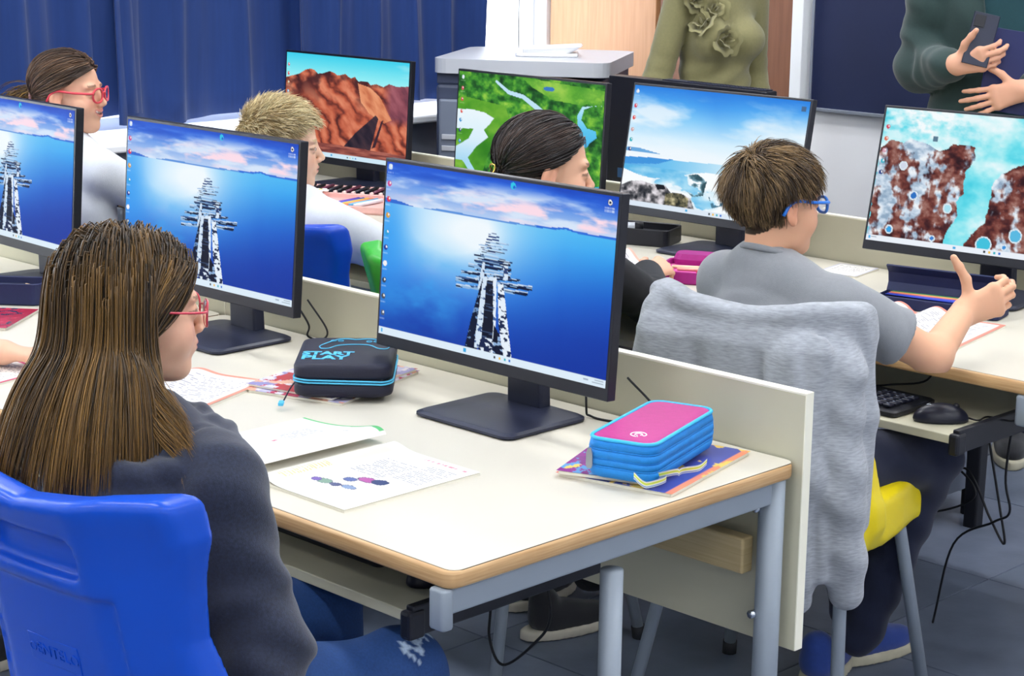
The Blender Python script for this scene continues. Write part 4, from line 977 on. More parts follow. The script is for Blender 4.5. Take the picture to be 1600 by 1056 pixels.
def make_head(center, az, pitch=0, roll=0, sc=1.0, skin='e3b093', hair='3c2a1c', lips='c9766f', h=.0028, cheek='e09a84', **o):
    H = Head(); H.c, H.R, H.s = A3(center), mkR(az, pitch, roll), sc
    V, Q = surf(lambda P: head_sdf(P, o), (-.10, -.13, -.19), (.10, .135, .135), h)
    x, y, z = V.T; cols = np.ones((len(V), 3), np.float32)*A3(hexc(skin))
    blush = np.exp(-((np.abs(x)-.042)/.018)**2-((z+.032)/.018)**2)*(y > .03); cols += (A3(hexc(cheek))-cols)*(blush*.5)[:, None]
    op = o.get('smile', 0); zm = z-op*13*x*x; lp = (((x/(.0205+op*.007))**2+((zm+.056)/(.0105+op*.002))**2) < 1) & (y > .080); cols[lp] = cols[lp]*.3+A3(hexc(lips))*.7
    mo = (np.abs(x) < .017+.006*op) & (np.abs(zm+.056) < .0016+.0022*op) & (y > .074); cols[mo] = A3(hexc('6a2f30')); cols[mo & (zm > -.0565)] = A3(hexc('e2d6cc' if op else '6a2f30'))
    br = (np.abs(z-.0235+.10*(np.abs(x)-.03)**2*30) < .0032) & (np.abs(np.abs(x)-.032) < .0175) & (y > .06); cols[br] = cols[br]*.35+A3(hexc(hair))*.65
    lash = (np.abs(((np.abs(x)-.031)/.0150)**2+((z+.001)/.0066)**2-1) < .34) & (y > .07) & (z > -.003); cols[lash] = cols[lash]*.35+A3(hexc('2a1c18'))*.65
    er = (np.abs(x) > .068) & (np.abs(z+.01) < .035) & (y > -.03) & (y < .012); cols[er] = cols[er]*A3((1.0, .86, .84))
    scalp = (z > hairline(y)) & (np.abs(x) < .0795); scalp &= ~((np.abs(x) > .073) & (z < .02) & (y > -.032))
    cols[scalp] = A3(hexc(hair))*.8
    H.lv, H.scalp = V, scalp; n = (V-EC)/(ER*ER); H.ln = n/np.linalg.norm(n, axis=1, keepdims=True)
    H.V, H.Q, H.cols = H.w(V), Q, cols
    return H
Head.w = lambda s, P: (s.c+(A3(P)*s.s)@s.R.T).astype(np.float32)
def push(P, off):
    q = (P-EC)/(ER+off); n = np.linalg.norm(q, axis=1, keepdims=True); m = n < 1
    return np.where(m, EC+q/np.maximum(n, 1e-6)*(ER+off), P)
def strand_mesh(paths, rad, cols):
    """paths (N,K,3); three-sided tapering strands -> verts, quads, colours"""
    N, K, _ = paths.shape; T = np.gradient(paths, axis=1); T /= np.linalg.norm(T, axis=2, keepdims=True)+1e-9
    ref = np.broadcast_to(RNG.normal(size=(N, 1, 3)), T.shape); S = np.cross(T, ref); S /= np.linalg.norm(S, axis=2, keepdims=True)+1e-9; B = np.cross(T, S)
    tp = np.linspace(0, 1, K)[None, :, None]; prof = np.sqrt(np.clip(1.02-tp, .02, 1))*np.clip(tp*8+.5, 0, 1); r = rad.reshape(-1, 1, 1)*prof
    V = np.stack([paths+(S*math.cos(a)+B*math.sin(a))*r for a in (0, 2.094, 4.189)], 2).reshape(-1, 3)
    base = (np.arange(N)[:, None, None]*K+np.arange(K-1)[None, :, None])*3; k = np.arange(3)[None, None]; k1 = (k+1) % 3
    F = np.stack([base+k, base+k1, base+3+k1, base+3+k], -1).reshape(-1, 4)
    return V.astype(np.float32), F, np.repeat(cols, K*3, axis=0)
def hair_cols(N, base, hi, frac, var=.25, clump=None):
    b, h = A3(hexc(base)), A3(hexc(hi)); t = np.clip(RNG.normal(frac, .22, N) if clump is None else clump*.5+RNG.normal(frac-.22, .18, N), 0, 1)[:, None]
    return ((b*(1-t)+h*t)*(1+RNG.normal(0, var, (N, 1)))).clip(.002, 1).astype(np.float32)
def roots(H, N, sel=None):
    idx = np.where(H.scalp if sel is None else (H.scalp & sel))[0]; i = RNG.choice(idx, N); return H.lv[i].copy(), H.ln[i].copy()
def clump_field(p, f=70.): return .5+.5*np.sin(p[:, 0]*f*1.3+np.sin(p[:, 1]*f)*1.7+p[:, 1]*f*.9)
def hair_short(H, N, L, flow, lift, base, hi, frac=.4, rad=.0011, grav=.25, K=7, wob=.3, offs=(.002, .012)):
    p, n = roots(H, N); cf = clump_field(p, 90); off = RNG.uniform(*offs, N)[:, None]; out = [p]
    fl = flow(p); fl -= n*(fl*n).sum(1, keepdims=True); fl /= np.linalg.norm(fl, axis=1, keepdims=True)+1e-6
    fl += RNG.normal(0, wob, fl.shape)*.5+(cf[:, None]-.5)*.5*np.cross(n, fl)
    ln = np.asarray(L(p) if callable(L) else np.full(N, L))*RNG.uniform(.75, 1.15, N); d = fl+n*lift; q = p.copy()
    for k in range(K-1):
        d = d+A3((0, 0, -grav))*(k/K); d /= np.linalg.norm(d, axis=1, keepdims=True)
        q = push(q+d*(ln/(K-1))[:, None], off); out.append(q)
    pth = np.stack(out, 1); V, F, Cc = strand_mesh(pth, np.full(N, rad)*RNG.uniform(.7, 1.3, N), hair_cols(N, base, hi, frac, .2, cf)); return H.w(V), F, Cc
def hair_pulled(H, N, pony, base, hi, frac=.3, rad=.0012, K=12, part=True, bulge=.010):
    p, n = roots(H, N); tgt = A3(pony); u0 = (p-EC)/ER; u0 /= np.linalg.norm(u0, axis=1, keepdims=True); u1 = (tgt-EC)/ER; u1 = u1/np.linalg.norm(u1)
    off = RNG.uniform(.002, .002+bulge, N); out = []
    for k in range(K):
        t = k/(K-1)*RNG.uniform(.94, 1.0, N); t = t[:, None]
        w = np.zeros_like(u0); w[:, 2] = -.25*np.sin(t[:, 0]*PI)*np.clip(np.abs(u0[:, 0]), 0, 1)*0
        u = u0*(1-t)+u1*t; u[:, 0] += np.sign(u0[:, 0])*.18*np.sin(t[:, 0]*PI)*(np.abs(u0[:, 0]) > .02); u /= np.linalg.norm(u, axis=1, keepdims=True)
        out.append(EC+u*(ER+(off*np.sin(np.clip(t[:, 0]*1.1+.12, 0, 1)*PI)**.5)[:, None]))
    pth = np.stack(out, 1); V, F, Cc = strand_mesh(pth, np.full(N, rad)*RNG.uniform(.7, 1.3, N), hair_cols(N, base, hi, frac, .18, clump_field(p, 110))); return H.w(V), F, Cc
def cat3(L):
    vs, fs, cs, n = [], [], [], 0
    for V, F, Cc in L: vs.append(V); fs.append(F+n); cs.append(Cc); n += len(V)
    return np.concatenate(vs), np.concatenate(fs), np.concatenate(cs)
M_skin = mat('skin', (1, 1, 1), .5, attr='Col', sss=.12, spec=.35, bump=.05, bscale=900)
M_hair = mat('hair', (1, 1, 1), .38, attr='Col', spec=.55)
M_eye = mat('eye_white', 'f2efec', .12, spec=.6)
def vparts(name, parts, m, parent, base):
    V, F, Cc = cat3(parts) if len(parts) > 1 else parts[0]
    me = mesh_from(V-A3(base), F, name, True, Cc); me.materials.append(m); return obj(name, me, None, parent)
def sdf_part(name, f, lo, hi, h, m, parent, base, colf=None, smooth=0):
    V, Q = surf(f, lo, hi, h); cc = None if colf is None else colf(V)
    me = mesh_from(V-A3(base), Q, name, True, cc); me.materials.append(m); return obj(name, me, None, parent)
def hand_prims(w, d, n, side, s=.85, curl=(.25, .3, .25), spread=.0, thumb=None, curls=None):
    """capsules of a hand: w wrist, d finger direction, n palm normal, side +1 right / -1 left"""
    w, d, n = A3(w), A3(d), A3(n); d = d/np.linalg.norm(d); n = n-d*(n@d); n /= np.linalg.norm(n); l = np.cross(d, n)*side; pr = []
    kn = []
    for i in range(4):
        b = w+(d*(.082-.004*abs(i-1.2))+l*(.026-.0175*i)+n*(.002*abs(i-1.5)))*s; kn.append(b)
        pr.append((w+(l*(.014-.010*i)+d*.006)*s, b, .0145*s, .0105*s, .014))
        L = (.040, .045, .042, .033)[i]*s; th = 0; p = b; dd = d+l*spread*(1.5-i); dd = dd/np.linalg.norm(dd); cu = curls[i] if curls else curl
        for j, f in enumerate((1.0, .62, .5)):
            th += cu[j]; q = p+(dd*math.cos(th)+n*math.sin(th))*L*f; r0, r1 = (.0092, .0084) if j == 0 else ((.0084, .0077) if j == 1 else (.0077, .0066))
            k_ = .94-.06*abs(i-1); pr.append((p, q, r0*s*k_, r1*s*k_, .004)); p = q
    pr.append((kn[0], kn[3], .0105*s, .0095*s, .008))
    b = w+(d*.022+l*.020+n*.006)*s; t1, t2 = thumb if thumb else ((.55, .75, .35), (.8, .35, .45))
    for k, (tv, L, r0, r1) in enumerate(((t1, .044, .0135, .0105), (t2, .032, .0105, .0095), (t2, .024, .0095, .0075))):
        v = d*tv[0]+l*tv[1]+n*tv[2]; v = v/np.linalg.norm(v); q = b+v*L*s; pr.append((b, q, r0*s, r1*s, .006 if k else .012)); b = q
    return pr
def prim_sdf(prims):
    def f(P):
        d = None
        for a, b, ra, rb, k in prims:
            e = cap(P, a, b, ra, rb); d = e if d is None else smin(d, e, k)
        return d
    return f
def bounds(prims, m=.03):
    pts = np.array([q for p in prims for q in (p[0], p[1])]); return pts.min(0)-m, pts.max(0)+m
def skin_limb(prims, skin, h=.0032, red=None):
    lo, hi = bounds(prims); V, Q = surf(prim_sdf(prims), lo, hi, h); c = np.ones((len(V), 3), np.float32)*A3(hexc(skin))
    if red is not None:
        for p in red: c *= (1-A3((0, .22, .2))*np.exp(-(np.linalg.norm(V-A3(p), axis=1)/.012)**2)[:, None])
    return V, Q, c
def eyes(H, parent, base, iris='5a4030', look=(0, 0)):
    for s in (-1, 1):
        U, Vv = np.meshgrid(np.linspace(0, PI, 14), np.linspace(0, 2*PI, 22)); r = .0118
        P = np.stack([np.sin(U)*np.cos(Vv), np.cos(U), np.sin(U)*np.sin(Vv)], -1).reshape(-1, 3)
        nv, nu = U.shape; a = (np.arange(nv-1)[:, None]*nu+np.arange(nu-1)[None]).ravel(); F = np.stack([a, a+1, a+nu+1, a+nu], 1)
        ang = np.arccos(np.clip(P[:, 1], -1, 1)); cc = np.ones((len(P), 3), np.float32)*A3(hexc('efeae6')); cc[ang < .50] = A3(hexc(iris)); cc[ang < .24] = A3(hexc('0c0a0a'))
        W = H.w(P*A3((.0130, .0112, .0105))+A3((s*.031, .0755, -.001)))
        me = mesh_from(W-A3(base), F, 'eye', True, cc); me.materials.append(mat('eye', (1, 1, 1), .1, attr='Col', spec=.6)); obj('eye', me, None, parent)
def glasses(H, parent, base, col, name_m, rw=.0235, rh=.0185, thick=.0019, zc=-.003, temple=None):
    m = mat(name_m, col, .3, spec=.6); tm = mat(name_m+'_temple', temple, .3) if temple else m; yf = .103; ms = []
    def W(p): return [tuple(q) for q in (H.w(np.array(p, np.float32))-A3(base))]
    for s in (-1, 1):
        ring = [(s*.034+rw*math.copysign(abs(math.cos(a))**.8, math.cos(a)), yf-.010*(abs(s*.034+rw*math.cos(a))/.06)**2, zc+rh*math.copysign(abs(math.sin(a))**.85, math.sin(a))) for a in [k*2*PI/24 for k in range(24)]]
        ms.append(tube(W(ring), thick, 6, True))
    ms.append(tube(W([(-.0105, yf, zc+.006), (0, yf+.002, zc+.008), (.0105, yf, zc+.006)]), thick, 6))
    g = obj('glasses', join_meshes(ms), m, parent)
    for s in (-1, 1):
        obj('temple', tube(W(spline([(s*.058, yf-.009, zc+.007), (s*.072, yf-.02, zc+.008), (s*.0785, .04, zc+.010), (s*.0805, -.002, zc+.014), (s*.0805, -.022, zc+.004), (s*.079, -.035, zc-.016)], 4)), thick*1.15, 6), tm, g)
        ring = [(s*.034+rw*math.copysign(abs(math.cos(a))**.8, math.cos(a)), yf-.010*(abs(s*.034+rw*math.cos(a))/.06)**2, zc+rh*math.copysign(abs(math.sin(a))**.85, math.sin(a))) for a in [k*2*PI/24 for k in range(24)]]
        P = W(ring); P2 = W([(x, y-.0012, z) for x, y, z in ring]); fs = [tuple(range(24)), tuple(range(47, 23, -1))]+[(k, 24+k, 24+(k+1) % 24, (k+1) % 24) for k in range(24)]
        obj('lens', mesh_from(P+P2, fs, smooth=False), M_lens, g)
    return g
M_lens = mat('spectacle_lens', 'ffffff', .02, trans=1.0, ior=1.03, spec=.5)
def person(base, label, group=None):
    return thing('person', label, 'person', base, 0, group)
def lerp3(a, b, t): return tuple(A3(a)+(A3(b)-A3(a))*t)
def cloth(name, col, rough=.85, **k):
    if MATS.get(name): return MATS[name]
    return mat(name, col, rough, sheen=k.pop('sheen', .25), noise=k.pop('noise', .08), nscale=k.pop('nscale', 120), bump=k.pop('bump', .35), bscale=k.pop('bscale', 700), **k)
def shoe(parent, base, pos, az, m, sole_m, s=1.0):
    R = mkR(az); pos = A3(pos)
    def f(P):
        q = ((P-pos)@R)/s
        d = smin(ell(q, (0, .055, .035), (.040, .085, .034)), cap(q, (0, -.035, .05), (0, -.04, .085), .040, .036), .03)
        d = smin(d, ell(q, (0, .0, .045), (.038, .07, .04)), .02); return smax(d, .012-q[:, 2], .004)*s
    o = sdf_part('shoe', f, pos-A3((.17, .17, .0)), pos+A3((.17, .17, .15)), .006, m, parent, base)
    def g(P):
        q = ((P-pos)@R)/s; d = np.maximum(ell(np.stack([q[:, 0], q[:, 1], q[:, 2]*0], 1), (0, .025, 0), (.045, .125, .05)), np.abs(q[:, 2]-.013)-.0125); return d*s
    me = sdf_part('sole', g, pos-A3((.17, .17, .004)), pos+A3((.17, .17, .04)), .006, sole_m, o, base); return o
def torso_f(J, w=.155, dp=.105, fold=.004, fr=1.0, seed=0.0):
    """field of the trunk of a garment from neck J['neck'] to hips J['hip']"""
    n, hp, sR, sL = A3(J['neck']), A3(J['hip']), A3(J['shR']), A3(J['shL']); ax = (sR-sL); ax[2] = 0; ax /= np.linalg.norm(ax); fw = np.array([-ax[1], ax[0], 0], np.float32)
    R = np.stack([ax, fw, A3((0, 0, 1))], 1); ch = n*.30+hp*.70+A3((0, 0, .13)); ch = lerp3(hp, n, .60); be = lerp3(hp, n, .25)
    def f(P):
        d = ell(P, ch, (w*.98, dp, .17), R); d = smin(d, ell(P, be, (w*.92, dp*1.04, .17), R), .06); d = smin(d, ell(P, hp, (w*.98, dp*1.1, .10), R), .05)
        d = smin(d, cap(P, n-A3((0, 0, .03)), n+A3((0, -.004, .012)), .066, .052), .03); d = smin(d, chain(P, [sL-A3((0, 0, .01)), lerp3(n, sL, .35), lerp3(n, sR, .35), sR-A3((0, 0, .01))], [.048, .046, .046, .048], .02), .045)
        q = P@R
        d = d+fold*(.6-1.2*np.abs(np.sin(q[:, 2]*21*fr+q[:, 0]*15+seed+1.6*np.sin(q[:, 0]*11+seed)+q[:, 1]*9))**.8+np.sin(q[:, 2]*61*fr-q[:, 0]*37+q[:, 1]*23+seed)*.3)
        return d
    return f
def arm_fold(P, j, amp=.004, k=.07):
    r = np.linalg.norm(P-A3(j), axis=1); return amp*np.sin(r*150)*np.exp(-(r/k)**2)
# ---------------------------------------------------------------- girl in the dark hoodie (front left)
B = (-.28, -.26, 0)
p1 = person(B, 'girl with long brown hair in a dark navy hoodie and glasses, seen from behind')
H = make_head((-.348, -.280, 1.105), 70, -3, 0, .925, 'e5b497', '2c1e12')
J = dict(neck=(-.325, -.30, .955), shR=(-.155, -.285, .905), shL=(-.455, -.31, .915), hip=(-.27, -.26, .575))
armR = [J['shR'], (-.105, -.245, .655), (-.30, -.14, .575)]; armL = [J['shL'], (-.53, -.28, .70), (-.50, -.12, .60)]
hR = hand_prims(armR[2], (-.8, .6, -.1), (-.2, 0, -1), 1, .82); hL = hand_prims(armL[2], (.4, .9, -.1), (.2, 0, -1), -1, .82)
skin1 = 'e5b497'
def arms_skin(arm, hp, r=(.038, .033, .025), skin=skin1, red=None):
    return skin_limb([(arm[0], arm[1], r[0], r[1], .02), (arm[1], arm[2], r[1]*1.02, r[2], .02)]+hp, skin, .0035, red)
vparts('body', [(H.V, H.Q, H.cols), arms_skin(armR, hR), arms_skin(armL, hL)], M_skin, p1, B)
M_hood = cloth('dark_navy_fleece', '242b40', noise=.45, nscale=230)
tf = torso_f(J, .165, .112, .0045, .8, 1.0); nk = A3(J['neck'])
def hoodie(P):
    d = tf(P)
    for a, s in ((armR, 1), (armL, -1)):
        e = chain(P, a, [.050, .054, .047], .03); e = e+arm_fold(P, a[1], .005, .10)+.003*np.sin(P[:, 2]*75+P[:, 1]*60+3*np.sin(P[:, 0]*25)+s); d = smin(d, e, .05)
    # armhole seam
    for j, s in ((J['shR'], 1), (J['shL'], -1)):
        pl = (P[:, 0]-j[0])*s*.94+(P[:, 2]-j[2])*.30+.018; d = d+.0035*np.exp(-(pl/.0045)**2)*(np.linalg.norm(P-A3(j), axis=1) < .11)
    pts = [(.050, .085, -.085), (.078, .045, -.058), (.108, -.010, -.036), (.108, -.065, -.030), (.06, -.100, -.030), (-.03, -.098, -.030), (-.075, -.070, -.030), (-.088, -.01, -.038), (-.065, .05, -.058)]
    q = P-(nk+A3((.032, -.004, -.050))); q = q@rotx(.22); a_ = np.arctan2(q[:, 1]/.092, q[:, 0]/.104); rr_ = np.hypot(q[:, 0]/.104, q[:, 1]/.092)
    e1 = (rr_-1)*.098; mn = .034+.008*np.clip(-np.sin(a_), 0, 1); th_ = np.arctan2(q[:, 2], e1)
    hd = (np.hypot(e1, q[:, 2]*.85)-mn)*.9+.0035*np.sin(th_*5+a_*2+1)+.002*np.sin(a_*13+th_*3)
    d = smin(d, hd, .008)
    return smax(d, -cap(P, nk+A3((-.01, .0, .0)), nk+A3((-.03, .01, .14)), .050, .062), .012)
sdf_part('hoodie', hoodie, (-.66, -.46, .48), (.03, .08, 1.04), .0052, M_hood, p1, B)
M_jean = mat('blue_denim', (1, 1, 1), .8, attr='Col', noise=.2, nscale=260, bump=.3, bscale=900)
def legs_f(lg, r=(.085, .062, .046), amp=.003):
    def f(P):
        d = None
        for L in lg:
            e = chain(P, L, r, .03)+amp*np.sin(P[:, 2]*60+P[:, 0]*35+P[:, 1]*45); d = e if d is None else smin(d, e, .03)
        return d
    return f
lg1 = [[(-.20, -.22, .53), (-.185, .075, .515), (-.19, .10, .13)], [(-.37, -.23, .555), (-.40, .09, .55), (-.40, .12, .13)]]
def jc(V):
    c = np.ones((len(V), 3), np.float32)*A3(hexc('1b4078')); t = np.clip((V[:, 2]-.54)/.07, 0, 1); c = c*(1-t[:, None]*.0)
    q = V-A3((-.165, .085, .57)); n = np.sin(q[:, 0]*310+3*np.sin(q[:, 1]*120))+np.sin(q[:, 1]*260); rip = (np.abs(q[:, 0]*.8+q[:, 1]*.5) < .016) & (np.linalg.norm(q, axis=1) < .055) & (n > -.2); c[rip] = A3(hexc('a9bdd6')); return c
sdf_part('jeans', legs_f(lg1), (-.5, -.33, .05), (-.02, .26, .68), .0055, M_jean, p1, B, jc)
M_shoeb = cloth('navy_shoe_cloth', '1c3a86'); M_sole = mat('shoe_sole', 'b9b49e', .7, noise=.1, nscale=30)
for q in ((-.19, .08, 0), (-.40, .10, 0)): shoe(p1, B, q, 90, M_shoeb, M_sole)
eyes(H, p1, B); glasses(H, p1, B, 'c2344a', 'red_clear_frame', .024, .020, .0016)
# long straight hair
def long_hair(H, N, K=32, L=(.36, .45)):
    p, n = roots(H, N); off = (RNG.uniform(.003, .020, N)+RNG.uniform(0, .014, N)*np.clip(-p[:, 1]/.06, 0, 1))[:, None]; sd = np.where(p[:, 0]+RNG.normal(0, .004, N) > 0, 1., -1.)
    bk = np.clip((-.01-p[:, 1])/.07, 0, 1); d = np.stack([sd*(1-.55*bk), -.15-1.35*np.clip(p[:, 1]/.07, 0, 1), -.55-.6*bk], 1)
    d -= n*(d*n).sum(1, keepdims=True); d /= np.linalg.norm(d, axis=1, keepdims=True); cf = clump_field(p, 60); ln = RNG.uniform(*L, N); q = p.copy(); out = [q]
    ph = RNG.uniform(0, 6, N); ox = RNG.normal(0, .004, N); st = (ln/(K-1))[:, None]
    for k in range(K-1):
        t = k/K; d = d+A3((0, 0, -.42)); fr = (q[:, 1] > .012) & (q[:, 2] < .075); d[:, 1] -= np.where(fr, .38, 0)
        cl = .045*np.sin(cf*12+t*5); d[:, 0] += cl*.5; d[:, 1] += cl*.5*np.cos(cf*9); sw = ((p[:, 0] > .035) & (p[:, 1] > -.01) & (cf > .55) & (t > .66))[:, None]; d = d+np.where(sw, A3((.30, .34, .30)), 0); d /= np.linalg.norm(d, axis=1, keepdims=True)
        q = q+d*st; q = push(q, off)
        for c, r in (((.012, -.026, -.30), (.158, .168, .28)), ((0, .0, -.07), (.062, .055, .10))):
            c, r = A3(c), A3(r)+off*.8; u = (q-c)/r; m = np.linalg.norm(u, axis=1, keepdims=True); q = np.where(m < 1, c+u/np.maximum(m, 1e-6)*r, q)
        out.append(q)
    pth = np.stack(out, 1)
    for _ in range(14): pth[:, 2:-1] = (pth[:, 1:-2]+2*pth[:, 2:-1]+pth[:, 3:])/4
    t = hair_cols(N, '261a0e', '8a6632', .30, .24, cf); V, F, Cc = strand_mesh(pth, np.full(N, .0013)*RNG.uniform(.7, 1.4, N), t)
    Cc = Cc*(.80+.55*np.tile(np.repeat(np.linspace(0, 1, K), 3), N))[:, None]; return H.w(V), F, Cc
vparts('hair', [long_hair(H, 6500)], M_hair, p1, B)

# ---------------------------------------------------------------- boy in the grey T-shirt (second row, right)
B = (-.38, 1.28, 0); sk = 'e2ad8c'
p2 = person(B, 'boy in a grey T-shirt and blue glasses raising his right hand, seen from behind')
H = make_head((-.412, 1.262, 1.087), 73, -2, -3, .93, sk, '3a2a1c')
J = dict(neck=(-.412, 1.242, .955), shR=(-.245, 1.255, .905), shL=(-.535, 1.275, .915), hip=(-.385, 1.27, .575))
armR = [J['shR'], (-.145, 1.44, .795), (-.172, 1.585, .858)]; armL = [J['shL'], (-.60, 1.42, .775), (-.455, 1.560, .775)]
hR = hand_prims(armR[2], (.50, .62, .30), (-.72, .62, .0), 1, .97, curls=[(.5, .9, .6), (.45, .8, .6), (.5, .8, .6), (.6, .9, .6)], thumb=((.15, .95, .0), (-.22, 1., -.05)))
hL = hand_prims(armL[2], (.75, .6, .0), (0, 0, -1), -1, .82, (.3, .35, .3))
vparts('body', [(H.V, H.Q, H.cols), arms_skin(armR, hR, (.042, .036, .026), sk), arms_skin(armL, hL, (.04, .034, .025), sk)], M_skin, p2, B)
M_grey = cloth('grey_jersey', '888b90', .9, noise=.05)
tf2 = torso_f(J, .158, .108, .0065, .7, 2.2); cR, cL = lerp3(armR[0], armR[1], .60), lerp3(armL[0], armL[1], .60); nk2 = A3(J['neck'])
def tshirt(P, tf=tf2, a=armR, b=armL, ca=cR, cb=cL, nk=nk2):
    d = tf(P)
    for s, e in ((a, ca), (b, cb)):
        q = chain(P, [s[0], e], [.056, .058], .02)-.005*np.abs(np.sin(np.linalg.norm(P-A3(s[0]), axis=1)*34+P[:, 2]*30+P[:, 0]*18)); ax = A3(e)-A3(s[0]); ax /= np.linalg.norm(ax); q = smax(q, (P-A3(e))@ax-.004, .006); d = smin(d, q, .03)
    return smax(d, -cap(P, nk+A3((0, .016, .045)), nk+A3((-.005, .03, .16)), .044, .056), .006)
def collar(parent, B, nk, m, r=.051):
    pts = [tuple(A3(nk)+A3((r*math.cos(a), .004+r*1.0*math.sin(a), .036-.018*math.sin(a)))-A3(B)) for a in [k*2*PI/28 for k in range(28)]]
    obj('collar', tube(pts, .0065, 8, True), m, parent)
sdf_part('t_shirt', tshirt, (-.76, 1.08, .48), (-.04, 1.60, 1.03), .0055, M_grey, p2, B); collar(p2, B, J['neck'], M_grey)
M_navyp = cloth('navy_trousers', '121a34', .9, sheen=.1)
lg2 = [[(-.31, 1.25, .54), (-.25, 1.62, .535), (-.36, 1.56, .12)], [(-.46, 1.26, .54), (-.47, 1.62, .535), (-.47, 1.68, .12)]]
sdf_part('trousers', legs_f(lg2, (.085, .064, .048)), (-.60, 1.12, .05), (-.14, 1.76, .66), .0065, M_navyp, p2, B)
shoe(p2, B, (-.44, 1.545, 0), 105, M_shoeb, M_sole); shoe(p2, B, (-.44, 1.70, .0), 75, M_shoeb, M_sole)
eyes(H, p2, B); glasses(H, p2, B, '1c6fd0', 'blue_frame', .0235, .0165, .0032)
def flow_boy(p):
    cr = A3((.012, -.062, .10)); r = p-cr; f = r/(np.linalg.norm(r, axis=1, keepdims=True)+1e-6); sw = np.cross(np.broadcast_to(A3((0, -.4, .9)), p.shape), f)
    f = f+.45*sw; top = np.clip((p[:, 2]-.06)/.03, 0, 1); f[:, 1] += .55*top; f[:, 0] += .75*top; f[:, 2] -= .8*(1-top); return f
Lb = lambda p: np.interp(p[:, 2], [-.07, -.03, .02, .07, .12], [.010, .020, .034, .056, .060])*np.where((np.abs(p[:, 0]) > .058) & (p[:, 1] > -.045) & (p[:, 2] < .035), .5, 1)
vparts('hair', [hair_short(H, 6000, Lb, flow_boy, .16, '33241a', 'a08258', .34, .0012, .22, 9, .16, (.003, .015))], M_hair, p2, B)

# grey hoodie draped over the yellow chair
CY, CRZ = A3((-.395, 1.335, 0)), math.radians(13)
def drape(P):
    q = ((P-CY)@rotz(CRZ)); x, y, z = q.T
    d = np.maximum(chair_back_sdf(q/CHK)*CHK-.007, .66-z)
    sl = rbox(q, (-.005, -.300, .655), (.205, .026, .25), .024); d = smin(d, sl+.03*np.clip((z-.86)/.05, 0, 1), .03)
    fold = (.007*np.sin(x*46+1.5*np.sin(z*6))+.0035*np.sin(x*95+z*14+y*30))*np.clip((.89-z)/.10, .12, 1); d = d+fold
    s1 = chain(q, [(.172, -.232, .893), (.194, -.252, .80), (.207, -.262, .60), (.220, -.250, .435)], [.032, .045, .047, .043], .03)+.004*np.sin(z*70+x*40)
    s1 = smin(s1, chain(q, [(.222, -.250, .45), (.226, -.246, .385)], [.036, .034], .01), .012)
    s2 = chain(q, [(.115, -.300, .84), (.140, -.312, .62), (.145, -.308, .42)], [.045, .052, .040], .03)+.005*np.sin(x*80+z*22)
    s2 = smin(s2, chain(q, [(.145, -.308, .43), (.150, -.304, .375)], [.032, .03], .01), .01)
    s3 = chain(q, [(-.175, -.26, .885), (-.20, -.27, .70), (-.20, -.265, .45)], [.042, .048, .042], .03)
    s4 = chain(q, [(.200, -.180, .885), (.212, -.190, .72), (.214, -.212, .52)], [.024, .034, .036], .02); d = smin(d, s4, .02)
    cr = -.008*np.exp(-((x-.228)/.006)**2)*0
    d = smin(d, s1, .014); d = smin(d, s2, .006); return smin(d, s3, .02)+cr
V, Q = surf(drape, (-.80, .86, .33), (.06, 1.40, 1.0), .0055)
me = mesh_from(V-A3((-.35, 1.05, 0)), Q, 'hoodie'); me.materials.append(mat('heather_grey_fleece', 'a3a8b0', .95, noise=.30, nscale=60, stretch=(1, 1, 6), sheen=.3, bump=.4, bscale=500))
o = obj('draped_hoodie', me, None, None, loc=(-.35, 1.05, 0)); tag(o, 'heather grey hoodie hanging over the back of the yellow chair', 'hoodie')

# ---------------------------------------------------------------- dark-haired girl (second row, middle)
B = (-1.08, 1.26, 0); sk = 'dfae92'
p3 = person(B, 'girl with dark hair tied back and a black long-sleeved top, in profile')
H = make_head((-1.048, 1.270, 1.083), 58, -4, 0, 1.05, sk, '1c1516', iris='3a2418')
J = dict(neck=(-1.07, 1.25, .965), shR=(-.915, 1.26, .905), shL=(-1.21, 1.27, .91), hip=(-1.08, 1.24, .575))
armR = [J['shR'], (-.93, 1.52, .76), (-1.145, 1.735, .778)]; armL = [J['shL'], (-1.30, 1.45, .77), (-1.33, 1.66, .775)]
hR = hand_prims(armR[2], (.05, 1., .25), (-.5, .1, -.8), 1, .82, (.7, .8, .5)); hL = hand_prims(armL[2], (.2, 1, 0), (0, 0, -1), -1, .8)
vparts('body', [(H.V, H.Q, H.cols), arms_skin(armR, hR, skin=sk), arms_skin(armL, hL, skin=sk)], M_skin, p3, B)
M_blk = cloth('black_knit', '10121a', .9, sheen=.06)
def sweater(J, a, b, rr=(.055, .05, .040), seed=0., w=.152):
    tf = torso_f(J, w, .105, .004, .8, seed); nk = A3(J['neck'])
    def f(P):
        d = tf(P)
        for s in (a, b):
            e = A3(s[1])+(A3(s[2])-A3(s[1]))*.93; d = smin(d, chain(P, [s[0], s[1], e], rr, .03)+arm_fold(P, s[1], .004, .08), .03)
        return smax(d, -cap(P, nk+A3((0, .016, .045)), nk+A3((0, .03, .16)), .044, .056), .006)
    return f
sdf_part('sweater', sweater(J, armR, armL), (-1.42, 1.08, .48), (-.82, 1.76, 1.02), .0068, M_blk, p3, B)
lg3 = [[(-1.0, 1.24, .54), (-.98, 1.60, .535), (-1.02, 1.42, .12)], [(-1.16, 1.24, .54), (-1.18, 1.60, .535), (-1.17, 1.50, .12)]]
sdf_part('trousers', legs_f(lg3), (-1.3, 1.1, .05), (-.84, 1.72, .66), .008, MATS['black_knit'], p3, B)
